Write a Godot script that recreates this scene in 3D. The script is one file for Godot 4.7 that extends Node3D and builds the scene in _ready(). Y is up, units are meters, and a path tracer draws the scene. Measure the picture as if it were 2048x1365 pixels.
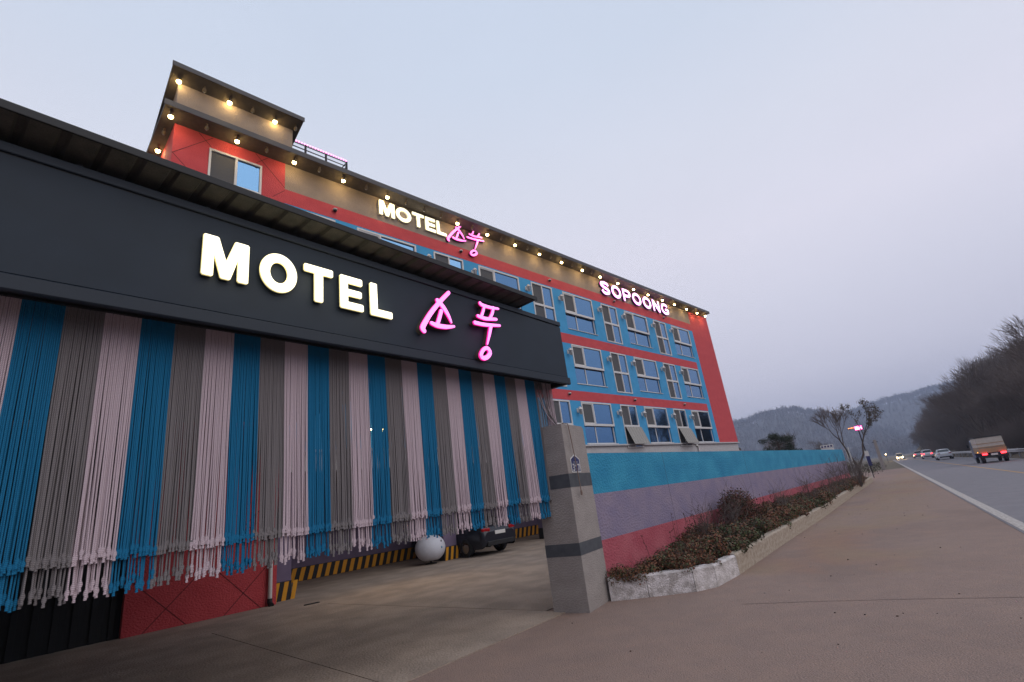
extends Node3D

# ---------------------------------------------------------------- frames
# each frame: x runs along the facade / gate / wall / road, y up, z out towards the road
var FAC := frame(Vector3(-6.695, 0, -13.458), 0.760812)
var GATE := frame(Vector3(0.618, 0, -8.195), 0.669186)
var WALL := frame(Vector3(1.027, 0, -8.963), 0.664613)
var ROAD := frame(Vector3(8.75, 0, -10.03), 0.593864)
var rng := RandomNumberGenerator.new()
var counts := {}
var M := {}

func frame(o: Vector3, yaw: float) -> Transform3D:
	return Transform3D(Basis(Vector3.UP, PI / 2 - yaw), o)

# ---------------------------------------------------------------- mesh builder
class MB:
	var v := PackedVector3Array()
	var n := PackedVector3Array()
	var uv := PackedVector2Array()
	var c := PackedColorArray()
	var idx := PackedInt32Array()
	var colored := false
	var col := Color(1, 1, 1)

	func vert(p: Vector3, nn: Vector3, t := Vector2.ZERO) -> int:
		v.append(p); n.append(nn); uv.append(t); c.append(col)
		return v.size() - 1

	# corners counter-clockwise seen from the front
	func quad(a: Vector3, b: Vector3, cc: Vector3, d: Vector3, ua := Vector2(0, 0), ub := Vector2(1, 0), uc := Vector2(1, 1), ud := Vector2(0, 1)) -> void:
		var nn := (b - a).cross(cc - a)
		if nn.length() < 1e-12:
			nn = (cc - a).cross(d - a)
		nn = nn.normalized()
		var i := vert(a, nn, ua)
		vert(b, nn, ub); vert(cc, nn, uc); vert(d, nn, ud)
		idx.append_array([i, i + 2, i + 1, i, i + 3, i + 2])

	func quad_out(a: Vector3, b: Vector3, cc: Vector3, d: Vector3, out: Vector3) -> void:
		if (b - a).cross(cc - a).dot(out) < 0.0:
			quad(d, cc, b, a)
		else:
			quad(a, b, cc, d)

	func tri_out(a: Vector3, b: Vector3, cc: Vector3, out: Vector3) -> void:
		var nn := (b - a).cross(cc - a).normalized()
		if nn.dot(out) < 0.0:
			var t := b; b = cc; cc = t
			nn = -nn
		var i := vert(a, nn)
		vert(b, nn); vert(cc, nn)
		idx.append_array([i, i + 2, i + 1])

	func box(ctr: Vector3, size: Vector3, ch := 0.0, bas := Basis.IDENTITY) -> void:
		var h := size * 0.5
		for a in 3:
			var b := (a + 1) % 3
			var cc := (a + 2) % 3
			for s in [-1.0, 1.0]:
				var q := []
				for k in [[-1, -1], [1, -1], [1, 1], [-1, 1]]:
					var p := Vector3.ZERO
					p[a] = s * h[a]; p[b] = k[0] * (h[b] - ch); p[cc] = k[1] * (h[cc] - ch)
					q.append(ctr + bas * p)
				var o := Vector3.ZERO
				o[a] = s
				quad_out(q[0], q[1], q[2], q[3], bas * o)
			if ch > 0.0:
				for sb in [-1.0, 1.0]:
					for sc in [-1.0, 1.0]:
						var q2 := []
						for e in [[-1, 0], [1, 0], [1, 1], [-1, 1]]:
							var p2 := Vector3.ZERO
							p2[a] = e[0] * (h[a] - ch)
							p2[b] = sb * (h[b] if e[1] == 0 else h[b] - ch)
							p2[cc] = sc * (h[cc] - ch if e[1] == 0 else h[cc])
							q2.append(ctr + bas * p2)
						var o2 := Vector3.ZERO
						o2[b] = sb; o2[cc] = sc
						quad_out(q2[0], q2[1], q2[2], q2[3], bas * o2)
		if ch > 0.0:
			for sx in [-1.0, 1.0]:
				for sy in [-1.0, 1.0]:
					for sz in [-1.0, 1.0]:
						var s3 := Vector3(sx, sy, sz)
						tri_out(ctr + bas * (s3 * Vector3(h.x, h.y - ch, h.z - ch)), ctr + bas * (s3 * Vector3(h.x - ch, h.y, h.z - ch)), ctr + bas * (s3 * Vector3(h.x - ch, h.y - ch, h.z)), bas * s3)

	# box from corner to corner
	func span(x0: float, x1: float, y0: float, y1: float, z0: float, z1: float, ch := 0.0) -> void:
		box(Vector3((x0 + x1) / 2, (y0 + y1) / 2, (z0 + z1) / 2), Vector3(absf(x1 - x0), absf(y1 - y0), absf(z1 - z0)), ch)

	func tube(pts: Array, radii: Array, sides := 6, caps := true, vs := 1.0) -> void:
		var first := v.size()
		var side := Vector3.ZERO
		var run := 0.0
		for i in pts.size():
			var p: Vector3 = pts[i]
			var d: Vector3 = (pts[min(i + 1, pts.size() - 1)] - pts[max(i - 1, 0)]).normalized()
			if i == 0:
				side = d.cross(Vector3.RIGHT if absf(d.x) < 0.8 else Vector3.FORWARD).normalized()
			else:
				run += p.distance_to(pts[i - 1])
				side = (side - d * side.dot(d)).normalized()
			var up := d.cross(side)
			for k in sides + 1:
				var a := TAU * k / sides
				var nn := side * cos(a) + up * sin(a)
				vert(p + nn * radii[i], nn, Vector2(float(k) / sides, run * vs))
		for i in pts.size() - 1:
			for k in sides:
				var a0 := first + i * (sides + 1) + k
				var b0 := a0 + sides + 1
				idx.append_array([a0, b0, a0 + 1, a0 + 1, b0, b0 + 1])
		if caps:
			for e in [0, pts.size() - 1]:
				var dd: Vector3 = (pts[0] - pts[1]).normalized() if e == 0 else (pts[e] - pts[e - 1]).normalized()
				var ci := vert(pts[e], dd)
				for k in sides:
					vert(v[first + e * (sides + 1) + k], dd)
				for k in sides:
					var k2 := (k + 1) % sides
					if e == 0:
						idx.append_array([ci, ci + 1 + k, ci + 1 + k2])
					else:
						idx.append_array([ci, ci + 1 + k2, ci + 1 + k])

	# profile of Vector2(radius, height) upwards, round the y axis
	func lathe(prof: Array, segs: int, at := Vector3.ZERO, bas := Basis.IDENTITY) -> void:
		var first := v.size()
		for i in prof.size():
			var t: Vector2 = prof[min(i + 1, prof.size() - 1)] - prof[max(i - 1, 0)]
			var nn2 := Vector2(t.y, -t.x).normalized()
			for k in segs + 1:
				var a := TAU * k / segs
				vert(at + bas * Vector3(prof[i].x * cos(a), prof[i].y, prof[i].x * sin(a)), bas * Vector3(nn2.x * cos(a), nn2.y, nn2.x * sin(a)), Vector2(float(k) / segs, float(i) / prof.size()))
		for i in prof.size() - 1:
			for k in segs:
				var a0 := first + i * (segs + 1) + k
				var b0 := a0 + segs + 1
				idx.append_array([a0, a0 + 1, b0, a0 + 1, b0 + 1, b0])

	func ball(at: Vector3, r: Vector3, segs := 12, rings := 8) -> void:
		var prof := []
		for i in rings + 1:
			var a := -PI / 2 + PI * i / rings
			prof.append(Vector2(maxf(cos(a), 0.0005), sin(a)))
		lathe(prof, segs, at, Basis.from_scale(r))

	# flat polygon (x, y) pulled from z0 to z1
	func prism(poly: PackedVector2Array, z0: float, z1: float, xf := Transform3D.IDENTITY) -> void:
		var t := Geometry2D.triangulate_polygon(poly)
		for k in range(0, t.size(), 3):
			for zz in [[z1, 1.0], [z0, -1.0]]:
				var q := []
				for j in 3:
					var p: Vector2 = poly[t[k + j]]
					q.append(xf * Vector3(p.x, p.y, zz[0]))
				tri_out(q[0], q[1], q[2], xf.basis * Vector3(0, 0, zz[1]))
		var area := 0.0
		for i in poly.size():
			area += poly[i].cross(poly[(i + 1) % poly.size()])
		for i in poly.size():
			var a := poly[i]
			var b := poly[(i + 1) % poly.size()]
			var e := b - a
			var o := Vector3(e.y, -e.x, 0) * signf(area)
			quad_out(xf * Vector3(a.x, a.y, z0), xf * Vector3(b.x, b.y, z0), xf * Vector3(b.x, b.y, z1), xf * Vector3(a.x, a.y, z1), xf.basis * o)

	# brush stroke: points (x, y) with widths, round ends, from z0 to z1
	func stroke(pts: Array, w: Array, z0: float, z1: float, round_ends := true, loop := false) -> void:
		var fine := []
		var fw := []
		var m := pts.size()
		var segs := m if loop else m - 1
		for i in segs:
			var p0: Vector2 = pts[(i - 1 + m) % m] if loop else pts[max(i - 1, 0)]
			var p1: Vector2 = pts[i]
			var p2: Vector2 = pts[(i + 1) % m]
			var p3: Vector2 = pts[(i + 2) % m] if loop else pts[min(i + 2, m - 1)]
			for k in 6:
				var t := k / 6.0
				fine.append(p1.cubic_interpolate(p2, p0, p3, t) if m > 2 else p1.lerp(p2, t))
				fw.append(lerpf(w[i], w[(i + 1) % m], t))
		if not loop:
			fine.append(pts[m - 1]); fw.append(w[m - 1])
		var c2 := fine.size()
		var L := PackedVector2Array()
		var R := PackedVector2Array()
		for i in c2:
			var d: Vector2 = (fine[(i + 1) % c2] - fine[(i - 1 + c2) % c2]) if loop else (fine[min(i + 1, c2 - 1)] - fine[max(i - 1, 0)])
			d = d.normalized()
			var s := Vector2(-d.y, d.x) * float(fw[i]) * 0.5
			L.append(fine[i] + s); R.append(fine[i] - s)
		if loop:
			for i in c2:
				var j := (i + 1) % c2
				quad_out(v3(L[i], z1), v3(L[j], z1), v3(R[j], z1), v3(R[i], z1), Vector3.BACK)
				quad_out(v3(L[i], z0), v3(L[j], z0), v3(L[j], z1), v3(L[i], z1), v3(L[i] - R[i], 0))
				quad_out(v3(R[i], z0), v3(R[j], z0), v3(R[j], z1), v3(R[i], z1), v3(R[i] - L[i], 0))
			return
		var out := PackedVector2Array(L)
		if round_ends:
			out.append_array(cap(fine[c2 - 1], (fine[c2 - 1] - fine[c2 - 2]).normalized(), fw[c2 - 1] * 0.5))
		for i in range(c2 - 1, -1, -1):
			out.append(R[i])
		if round_ends:
			out.append_array(cap(fine[0], (fine[0] - fine[1]).normalized(), fw[0] * 0.5))
		prism(out, z0, z1)

	func v3(p: Vector2, z: float) -> Vector3:
		return Vector3(p.x, p.y, z)

	func cap(p: Vector2, d: Vector2, r: float) -> PackedVector2Array:
		var o := PackedVector2Array()
		var s := Vector2(-d.y, d.x)
		for k in range(1, 6):
			var a := PI * k / 6.0
			o.append(p + (s * cos(a) + d * sin(a)) * r)
		return o

	# wall face at z with rectangular holes [x0, y0, x1, y1]; reveals go back by depth
	func holed(x0: float, y0: float, x1: float, y1: float, z: float, holes: Array, depth: float) -> void:
		var xs := [x0, x1]
		var ys := [y0, y1]
		var hs := []
		for r in holes:
			var q := [maxf(r[0], x0), maxf(r[1], y0), minf(r[2], x1), minf(r[3], y1)]
			if q[0] >= q[2] - 1e-4 or q[1] >= q[3] - 1e-4:
				continue
			hs.append(q)
			xs.append_array([q[0], q[2]]); ys.append_array([q[1], q[3]])
			for e in [[q[0], q[1], q[2], q[1], Vector3.UP, r[1] > y0 - 1e-4], [q[0], q[3], q[2], q[3], Vector3.DOWN, r[3] < y1 + 1e-4], [q[0], q[1], q[0], q[3], Vector3.RIGHT, r[0] > x0 - 1e-4], [q[2], q[1], q[2], q[3], Vector3.LEFT, r[2] < x1 + 1e-4]]:
				if e[5]:
					quad_out(Vector3(e[0], e[1], z), Vector3(e[2], e[3], z), Vector3(e[2], e[3], z - depth), Vector3(e[0], e[1], z - depth), e[4])
		xs.sort(); ys.sort()
		for i in xs.size() - 1:
			if xs[i + 1] - xs[i] < 1e-4:
				continue
			for j in ys.size() - 1:
				if ys[j + 1] - ys[j] < 1e-4:
					continue
				var mid := Vector2((xs[i] + xs[i + 1]) / 2, (ys[j] + ys[j + 1]) / 2)
				var open := false
				for q in hs:
					if mid.x > q[0] and mid.x < q[2] and mid.y > q[1] and mid.y < q[3]:
						open = true
						break
				if not open:
					quad(Vector3(xs[i], ys[j], z), Vector3(xs[i + 1], ys[j], z), Vector3(xs[i + 1], ys[j + 1], z), Vector3(xs[i], ys[j + 1], z))

	func mesh() -> ArrayMesh:
		var a := []
		a.resize(Mesh.ARRAY_MAX)
		a[Mesh.ARRAY_VERTEX] = v
		a[Mesh.ARRAY_NORMAL] = n
		a[Mesh.ARRAY_TEX_UV] = uv
		if colored:
			a[Mesh.ARRAY_COLOR] = c
		a[Mesh.ARRAY_INDEX] = idx
		var m := ArrayMesh.new()
		m.add_surface_from_arrays(Mesh.PRIMITIVE_TRIANGLES, a)
		return m

# ---------------------------------------------------------------- naming and tagging
func numbered(called: String) -> String:
	var k: int = counts.get(called, 0)
	counts[called] = k + 1
	return called if k == 0 else "%s_%03d" % [called, k]

func tag(o: Node, label: String, category: String, group := "") -> Node:
	o.set_meta("label", label)
	o.set_meta("category", category)
	if group:
		o.set_meta("group", group)
	return o

func thing(called: String, label: String, category: String, xf := Transform3D.IDENTITY, group := "") -> Node3D:
	var o := Node3D.new()
	o.name = numbered(called)
	add_child(o)
	o.transform = xf
	tag(o, label, category, group)
	return o

func part(called: String, mesh: Variant, mat: Material, parent: Node, xf := Transform3D.IDENTITY) -> MeshInstance3D:
	var o := MeshInstance3D.new()
	o.mesh = mesh.mesh() if mesh is MB else mesh
	o.material_override = mat
	o.transform = xf
	if parent == self:
		o.name = numbered(called)
		add_child(o)
	else:
		o.name = called
		parent.add_child(o, true)
	return o

func struct(called: String, mesh: Variant, mat: Material, xf := Transform3D.IDENTITY) -> MeshInstance3D:
	var o := part(called, mesh, mat, self, xf)
	o.set_meta("kind", "structure")
	return o

func group_node(called: String, parent: Node, xf := Transform3D.IDENTITY) -> Node3D:
	var o := Node3D.new()
	o.name = called
	parent.add_child(o, true)
	o.transform = xf
	return o

func copy(src: Node3D, called: String, xf: Transform3D, label := "") -> Node3D:
	var o: Node3D = src.duplicate()
	o.name = numbered(called)
	add_child(o)
	o.transform = xf
	if label:
		o.set_meta("label", label)
	return o

func at(f: Transform3D, s: float, y: float, off: float, turn := 0.0) -> Transform3D:
	return f * Transform3D(Basis(Vector3.UP, turn), Vector3(s, y, off))

# ---------------------------------------------------------------- materials
func srgb(r: int, g: int, b: int) -> Color:
	return Color8(r, g, b)

func plain(c: Color, rough := 0.8, metal := 0.0) -> StandardMaterial3D:
	var m := StandardMaterial3D.new()
	m.albedo_color = c
	m.roughness = rough
	m.metallic = metal
	return m

func noise(seed_: int, freq: float, oct := 4, size := 512) -> PackedByteArray:
	var f := FastNoiseLite.new()
	f.seed = seed_
	f.noise_type = FastNoiseLite.TYPE_SIMPLEX_SMOOTH
	f.frequency = freq
	f.fractal_octaves = oct
	var im := f.get_seamless_image(size, size)
	im.convert(Image.FORMAT_L8)
	return im.get_data()

# base colour broken up by coarse patches, fine grain and sparse flecks
func grain(seed_: int, a: Color, b: Color, coarse := 0.012, fine := 0.25, fine_amount := 0.25, flecks := 0.0, fleck_color := Color(0.1, 0.1, 0.1), contrast := 1.4) -> ImageTexture:
	var size := 512
	var n1 := noise(seed_, coarse, 5)
	var n2 := noise(seed_ + 7, fine, 3)
	var r := RandomNumberGenerator.new()
	r.seed = seed_ + 99
	var d := PackedByteArray()
	d.resize(size * size * 3)
	for i in size * size:
		var t := clampf((n1[i] / 255.0 - 0.5) * contrast + 0.5, 0, 1)
		var g := 1.0 + (n2[i] / 255.0 - 0.5) * 2.0 * fine_amount + (r.randf() - 0.5) * fine_amount * 0.6
		var c := a.lerp(b, t)
		if flecks > 0.0 and r.randf() < flecks:
			c = c.lerp(fleck_color, r.randf_range(0.3, 0.9))
		d[i * 3] = int(clampf(c.r * g, 0, 1) * 255)
		d[i * 3 + 1] = int(clampf(c.g * g, 0, 1) * 255)
		d[i * 3 + 2] = int(clampf(c.b * g, 0, 1) * 255)
	return ImageTexture.create_from_image(Image.create_from_data(size, size, false, Image.FORMAT_RGB8, d))

func bump(seed_: int, freq: float, strength := 4.0) -> NoiseTexture2D:
	var f := FastNoiseLite.new()
	f.seed = seed_
	f.frequency = freq
	f.fractal_octaves = 4
	var t := NoiseTexture2D.new()
	t.width = 512
	t.height = 512
	t.seamless = true
	t.as_normal_map = true
	t.bump_strength = strength
	t.noise = f
	return t

func tri(tex: Texture2D, metres: float, rough := 0.9, nrm: Texture2D = null, nscale := 0.5) -> StandardMaterial3D:
	var m := plain(Color(1, 1, 1), rough)
	m.albedo_texture = tex
	m.uv1_triplanar = true
	m.uv1_world_triplanar = true
	m.uv1_scale = Vector3.ONE / metres
	if nrm:
		m.normal_enabled = true
		m.normal_texture = nrm
		m.normal_scale = nscale
	return m

func glow(c: Color, energy: float) -> StandardMaterial3D:
	var m := plain(c, 0.5)
	m.emission_enabled = true
	m.emission = c
	m.emission_energy_multiplier = energy
	return m

func make_materials() -> void:
	var stucco := bump(3, 0.12, 6.0)
	var rock := bump(9, 0.2, 6.0)
	M.blue = tri(grain(11, srgb(60, 146, 194), srgb(68, 155, 204), 0.01, 0.3, 0.07), 2.6, 0.85, stucco, 0.5)
	M.red = tri(grain(12, srgb(188, 66, 72), srgb(199, 76, 80), 0.01, 0.3, 0.07), 2.6, 0.85, stucco, 0.5)
	M.beige = tri(grain(13, srgb(146, 131, 118), srgb(158, 142, 128), 0.01, 0.35, 0.13, 0.02, srgb(90, 78, 70)), 2.2, 0.9, stucco, 0.5)
	M.wall_blue = tri(grain(14, srgb(26, 122, 160), srgb(52, 146, 178), 0.008, 0.3, 0.08, 0.002, srgb(120, 170, 190)), 3.1, 0.85, stucco, 0.45)
	M.wall_purple = tri(grain(15, srgb(120, 111, 138), srgb(142, 128, 144), 0.008, 0.3, 0.08, 0.003, srgb(180, 170, 180)), 3.1, 0.85, stucco, 0.45)
	M.wall_red = tri(grain(16, srgb(158, 66, 80), srgb(178, 98, 106), 0.008, 0.3, 0.1), 3.1, 0.85, stucco, 0.45)
	M.concrete = tri(grain(17, srgb(140, 132, 128), srgb(154, 146, 141), 0.012, 0.3, 0.1, 0.006, srgb(90, 84, 78)), 2.0, 0.9, stucco, 0.4)
	M.pale_concrete = tri(grain(18, srgb(172, 170, 172), srgb(190, 188, 188), 0.02, 0.25, 0.08, 0.004, srgb(110, 100, 90)), 2.4, 0.9, stucco, 0.4)
	M.dark_band = tri(grain(19, srgb(66, 68, 74), srgb(80, 82, 86), 0.02, 0.3, 0.12), 1.6, 0.85)
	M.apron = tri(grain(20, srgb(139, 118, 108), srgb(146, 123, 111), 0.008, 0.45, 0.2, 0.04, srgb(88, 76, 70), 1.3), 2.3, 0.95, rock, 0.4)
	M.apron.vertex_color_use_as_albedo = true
	M.drive = tri(grain(21, srgb(138, 124, 112), srgb(158, 142, 128), 0.008, 0.3, 0.14, 0.012, srgb(80, 70, 62), 1.8), 4.1, 0.9, rock, 0.25)
	M.asphalt = tri(grain(22, srgb(122, 117, 121), srgb(129, 124, 127), 0.006, 0.45, 0.16, 0.03, srgb(150, 150, 155)), 2.9, 0.9, rock, 0.35)
	M.earth = tri(grain(23, srgb(92, 82, 66), srgb(112, 98, 78), 0.02, 0.3, 0.25), 9.0, 1.0)
	M.soil = tri(grain(24, srgb(60, 46, 36), srgb(78, 62, 48), 0.03, 0.3, 0.3), 1.2, 1.0)
	M.white_line = tri(grain(25, srgb(196, 190, 184), srgb(150, 140, 132), 0.03, 0.3, 0.12, 0.08, srgb(110, 100, 96), 2.2), 1.3, 0.8)
	M.yellow_line = tri(grain(26, srgb(196, 150, 88), srgb(160, 128, 92), 0.03, 0.3, 0.12, 0.06, srgb(110, 104, 98), 2.0), 1.3, 0.8)
	M.kerb_white = tri(grain(27, srgb(212, 205, 204), srgb(168, 160, 156), 0.018, 0.1, 0.1, 0.01, srgb(118, 112, 108), 2.6), 1.9, 0.9, stucco, 0.6)
	M.kerb_bare = tri(grain(28, srgb(176, 163, 148), srgb(146, 131, 115), 0.02, 0.25, 0.12, 0.02, srgb(90, 78, 66), 2.0), 1.1, 0.95, stucco, 0.6)
	M.hill = tri(grain(29, srgb(94, 89, 87), srgb(102, 96, 93), 0.02, 0.2, 0.3), 60.0, 1.0)
	M.bank = tri(grain(30, srgb(74, 62, 50), srgb(96, 82, 62), 0.03, 0.3, 0.3), 4.0, 1.0)
	M.panel = tri(grain(31, srgb(17, 31, 44), srgb(22, 36, 50), 0.01, 0.3, 0.1), 2.0, 0.7)
	M.panel_trim = plain(srgb(20, 32, 45), 0.65)
	M.dark_steel = plain(srgb(34, 34, 36), 0.6, 0.3)
	M.soffit = tri(grain(32, srgb(66, 58, 52), srgb(78, 70, 62), 0.02, 0.3, 0.12), 2.0, 0.8)
	M.fascia = plain(srgb(58, 54, 56), 0.5)
	M.roof_sheet = tri(grain(33, srgb(70, 70, 64), srgb(88, 84, 76), 0.02, 0.2, 0.15, 0.01, srgb(96, 70, 50)), 1.7, 0.7)
	M.awning = tri(grain(34, srgb(130, 128, 124), srgb(160, 156, 150), 0.03, 0.2, 0.15), 1.0, 0.6)
	M.frame = plain(srgb(206, 204, 202), 0.45)
	M.white = plain(srgb(206, 204, 200), 0.5)
	M.glass = plain(srgb(100, 138, 174), 0.04, 1.0)
	M.dark_glass = plain(srgb(20, 22, 26), 0.05)
	M.screen = tri(grain(35, srgb(78, 78, 80), srgb(86, 86, 88), 0.02, 0.45, 0.2), 0.5, 0.85)
	M.black = plain(srgb(18, 18, 20), 0.6)
	M.groove = plain(srgb(70, 30, 34), 0.9)
	M.shutter = plain(srgb(26, 28, 30), 0.7)
	M.purple = tri(grain(36, srgb(104, 92, 116), srgb(116, 102, 126), 0.01, 0.3, 0.08), 2.0, 0.9)
	M.hazard_yellow = plain(srgb(214, 148, 28), 0.7)
	M.hazard_black = plain(srgb(26, 26, 27), 0.7)
	M.rubber = plain(srgb(22, 22, 23), 0.85)
	M.alloy = plain(srgb(150, 152, 156), 0.35, 0.8)
	M.car_dark = plain(srgb(38, 40, 48), 0.25, 0.2)
	M.car_white = plain(srgb(196, 198, 204), 0.3)
	M.car_silver = plain(srgb(150, 152, 158), 0.3, 0.3)
	M.truck_box = tri(grain(37, srgb(176, 168, 158), srgb(190, 182, 172), 0.02, 0.3, 0.06), 2.0, 0.7)
	M.truck_rail = plain(srgb(158, 128, 96), 0.7)
	M.truck_blue = plain(srgb(60, 76, 112), 0.4)
	M.tail = glow(srgb(255, 40, 48), 9.0)
	M.tail_off = plain(srgb(150, 20, 24), 0.2)
	M.amber = glow(srgb(255, 170, 60), 5.0)
	M.head = glow(srgb(255, 220, 150), 60.0)
	M.lamp_warm = glow(srgb(255, 218, 140), 40.0)
	M.bronze = plain(srgb(112, 96, 72), 0.4, 0.4)
	M.letter = glow(srgb(255, 250, 222), 1.2)
	M.letter_edge = glow(srgb(255, 240, 170), 0.45)
	M.pink = glow(srgb(255, 142, 230), 1.35)
	M.pink_edge = glow(srgb(255, 40, 160), 0.8)
	M.pink_white = glow(srgb(255, 222, 250), 1.5)
	M.magenta_edge = glow(srgb(235, 60, 230), 1.1)
	M.led = glow(srgb(255, 120, 200), 6.0)
	M.orange_lamp = glow(srgb(255, 130, 40), 10.0)
	M.navy = plain(srgb(34, 38, 92), 0.4)
	M.rope = []
	for q in [[srgb(184, 166, 173), srgb(204, 186, 193)], [srgb(6, 100, 142), srgb(10, 113, 156)], [srgb(112, 107, 108), srgb(130, 124, 124)]]:
		var rm := plain(Color(1, 1, 1), 0.95)
		rm.albedo_texture = rope_tex(q[0], q[1])
		M.rope.append(rm)
	M.rope_cord = plain(srgb(120, 100, 90), 0.95)
	M.leaf = plain(Color(1, 1, 1), 0.8)
	M.leaf.vertex_color_use_as_albedo = true
	M.leaf.backlight_enabled = true
	M.leaf.backlight = Color(0.15, 0.12, 0.06)
	M.leaf.cull_mode = BaseMaterial3D.CULL_DISABLED
	M.bark = tri(grain(38, srgb(74, 64, 58), srgb(96, 86, 78), 0.03, 0.3, 0.2), 0.9, 1.0)
	M.twig = plain(srgb(104, 93, 88), 1.0)

# laid rope: slanting strands along the tube
func rope_tex(a: Color, b: Color) -> ImageTexture:
	var im := Image.create(32, 32, false, Image.FORMAT_RGB8)
	for y in 32:
		for x in 32:
			var t := absf(fposmod((x + y) / 16.0, 1.0) - 0.5) * 2.0
			var c := a.lerp(b, t)
			if t < 0.18:
				c = a.lerp(a * 0.6, 0.5)
			im.set_pixel(x, y, c)
	return ImageTexture.create_from_image(im)

# ---------------------------------------------------------------- sky, camera, sun
func make_sky() -> void:
	var stops := [[-90.0, 110, 106, 108], [-8.0, 130, 126, 134], [0.0, 198, 196, 216], [4.0, 211, 209, 227], [9.0, 222, 221, 238], [16.0, 227, 227, 243], [24.0, 234, 233, 248], [34.0, 225, 229, 244], [45.0, 213, 223, 241], [60.0, 206, 219, 240], [90.0, 200, 215, 238]]
	var w := 256
	var h := 512
	var im := Image.create(w, h, false, Image.FORMAT_RGBF)
	var f := FastNoiseLite.new()
	f.seed = 5
	f.frequency = 0.9
	f.fractal_octaves = 4
	for y in h:
		var el := 90.0 - 180.0 * (y + 0.5) / h
		var c := Color()
		for k in stops.size() - 1:
			if el >= stops[k][0] and el <= stops[k + 1][0]:
				var t: float = (el - stops[k][0]) / (stops[k + 1][0] - stops[k][0])
				c = Color8(stops[k][1], stops[k][2], stops[k][3]).lerp(Color8(stops[k + 1][1], stops[k + 1][2], stops[k + 1][3]), t)
		c = c.srgb_to_linear()
		for x in w:
			var az := TAU * x / w
			var e2 := deg_to_rad(el)
			var g := 1.0 + 0.025 * f.get_noise_3d(cos(az) * cos(e2) * 2.0, sin(e2) * 5.0, sin(az) * cos(e2) * 2.0)
			im.set_pixel(x, y, Color(c.r * g, c.g * g, c.b * g))
	var ps := PanoramaSkyMaterial.new()
	ps.panorama = ImageTexture.create_from_image(im)
	var sky := Sky.new()
	sky.sky_material = ps
	var env := Environment.new()
	env.background_mode = Environment.BG_SKY
	env.sky = sky
	env.tonemap_mode = Environment.TONE_MAPPER_LINEAR
	env.tonemap_exposure = 1.0
	env.sdfgi_enabled = true
	env.ssao_enabled = true
	env.ssil_enabled = true
	env.fog_enabled = true
	env.fog_density = 0.0006
	env.fog_light_color = srgb(208, 224, 255)
	var we := WorldEnvironment.new()
	we.environment = env
	add_child(we)
	var cam := Camera3D.new()
	cam.fov = 68.75
	cam.near = 0.05
	cam.far = 4000
	cam.transform = Transform3D(Basis(Vector3.RIGHT, 0.312813) * Basis(Vector3.BACK, -0.129137), Vector3(0, 1.65, 0))
	add_child(cam)
	cam.current = true
	var sun := DirectionalLight3D.new()
	sun.light_energy = 0.34
	sun.light_color = Color(1, 0.96, 0.92)
	sun.light_angular_distance = 60
	sun.shadow_enabled = true
	sun.basis = Basis.looking_at(Vector3(-0.72, -0.62, -0.5))
	add_child(sun)

func omni(parent: Node, p: Vector3, c: Color, energy: float, size := 0.04) -> void:
	var l := OmniLight3D.new()
	l.light_color = c
	l.light_energy = energy
	l.light_size = size
	l.omni_range = 30
	l.omni_attenuation = 2.0
	l.shadow_enabled = true
	l.position = p
	parent.add_child(l)

func _ready() -> void:
	rng.seed = 20
	make_sky()
	make_materials()
	make_ground()
	make_hills()
	make_motel()
	make_gate()
	make_planter()
	make_vehicles()
	make_far_end()
	make_bank()

# ---------------------------------------------------------------- ground
func sheet(x0: float, x1: float, z0: float, z1: float, y: float) -> MB:
	var b := MB.new()
	b.quad(Vector3(x0, y, z1), Vector3(x1, y, z1), Vector3(x1, y, z0), Vector3(x0, y, z0))
	return b

func vprism(b: MB, poly: Array, y0: float, y1: float) -> void:
	b.prism(PackedVector2Array(poly), y0, y1, Transform3D(Basis(Vector3.RIGHT, Vector3.BACK, Vector3.UP), Vector3.ZERO))

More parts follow.
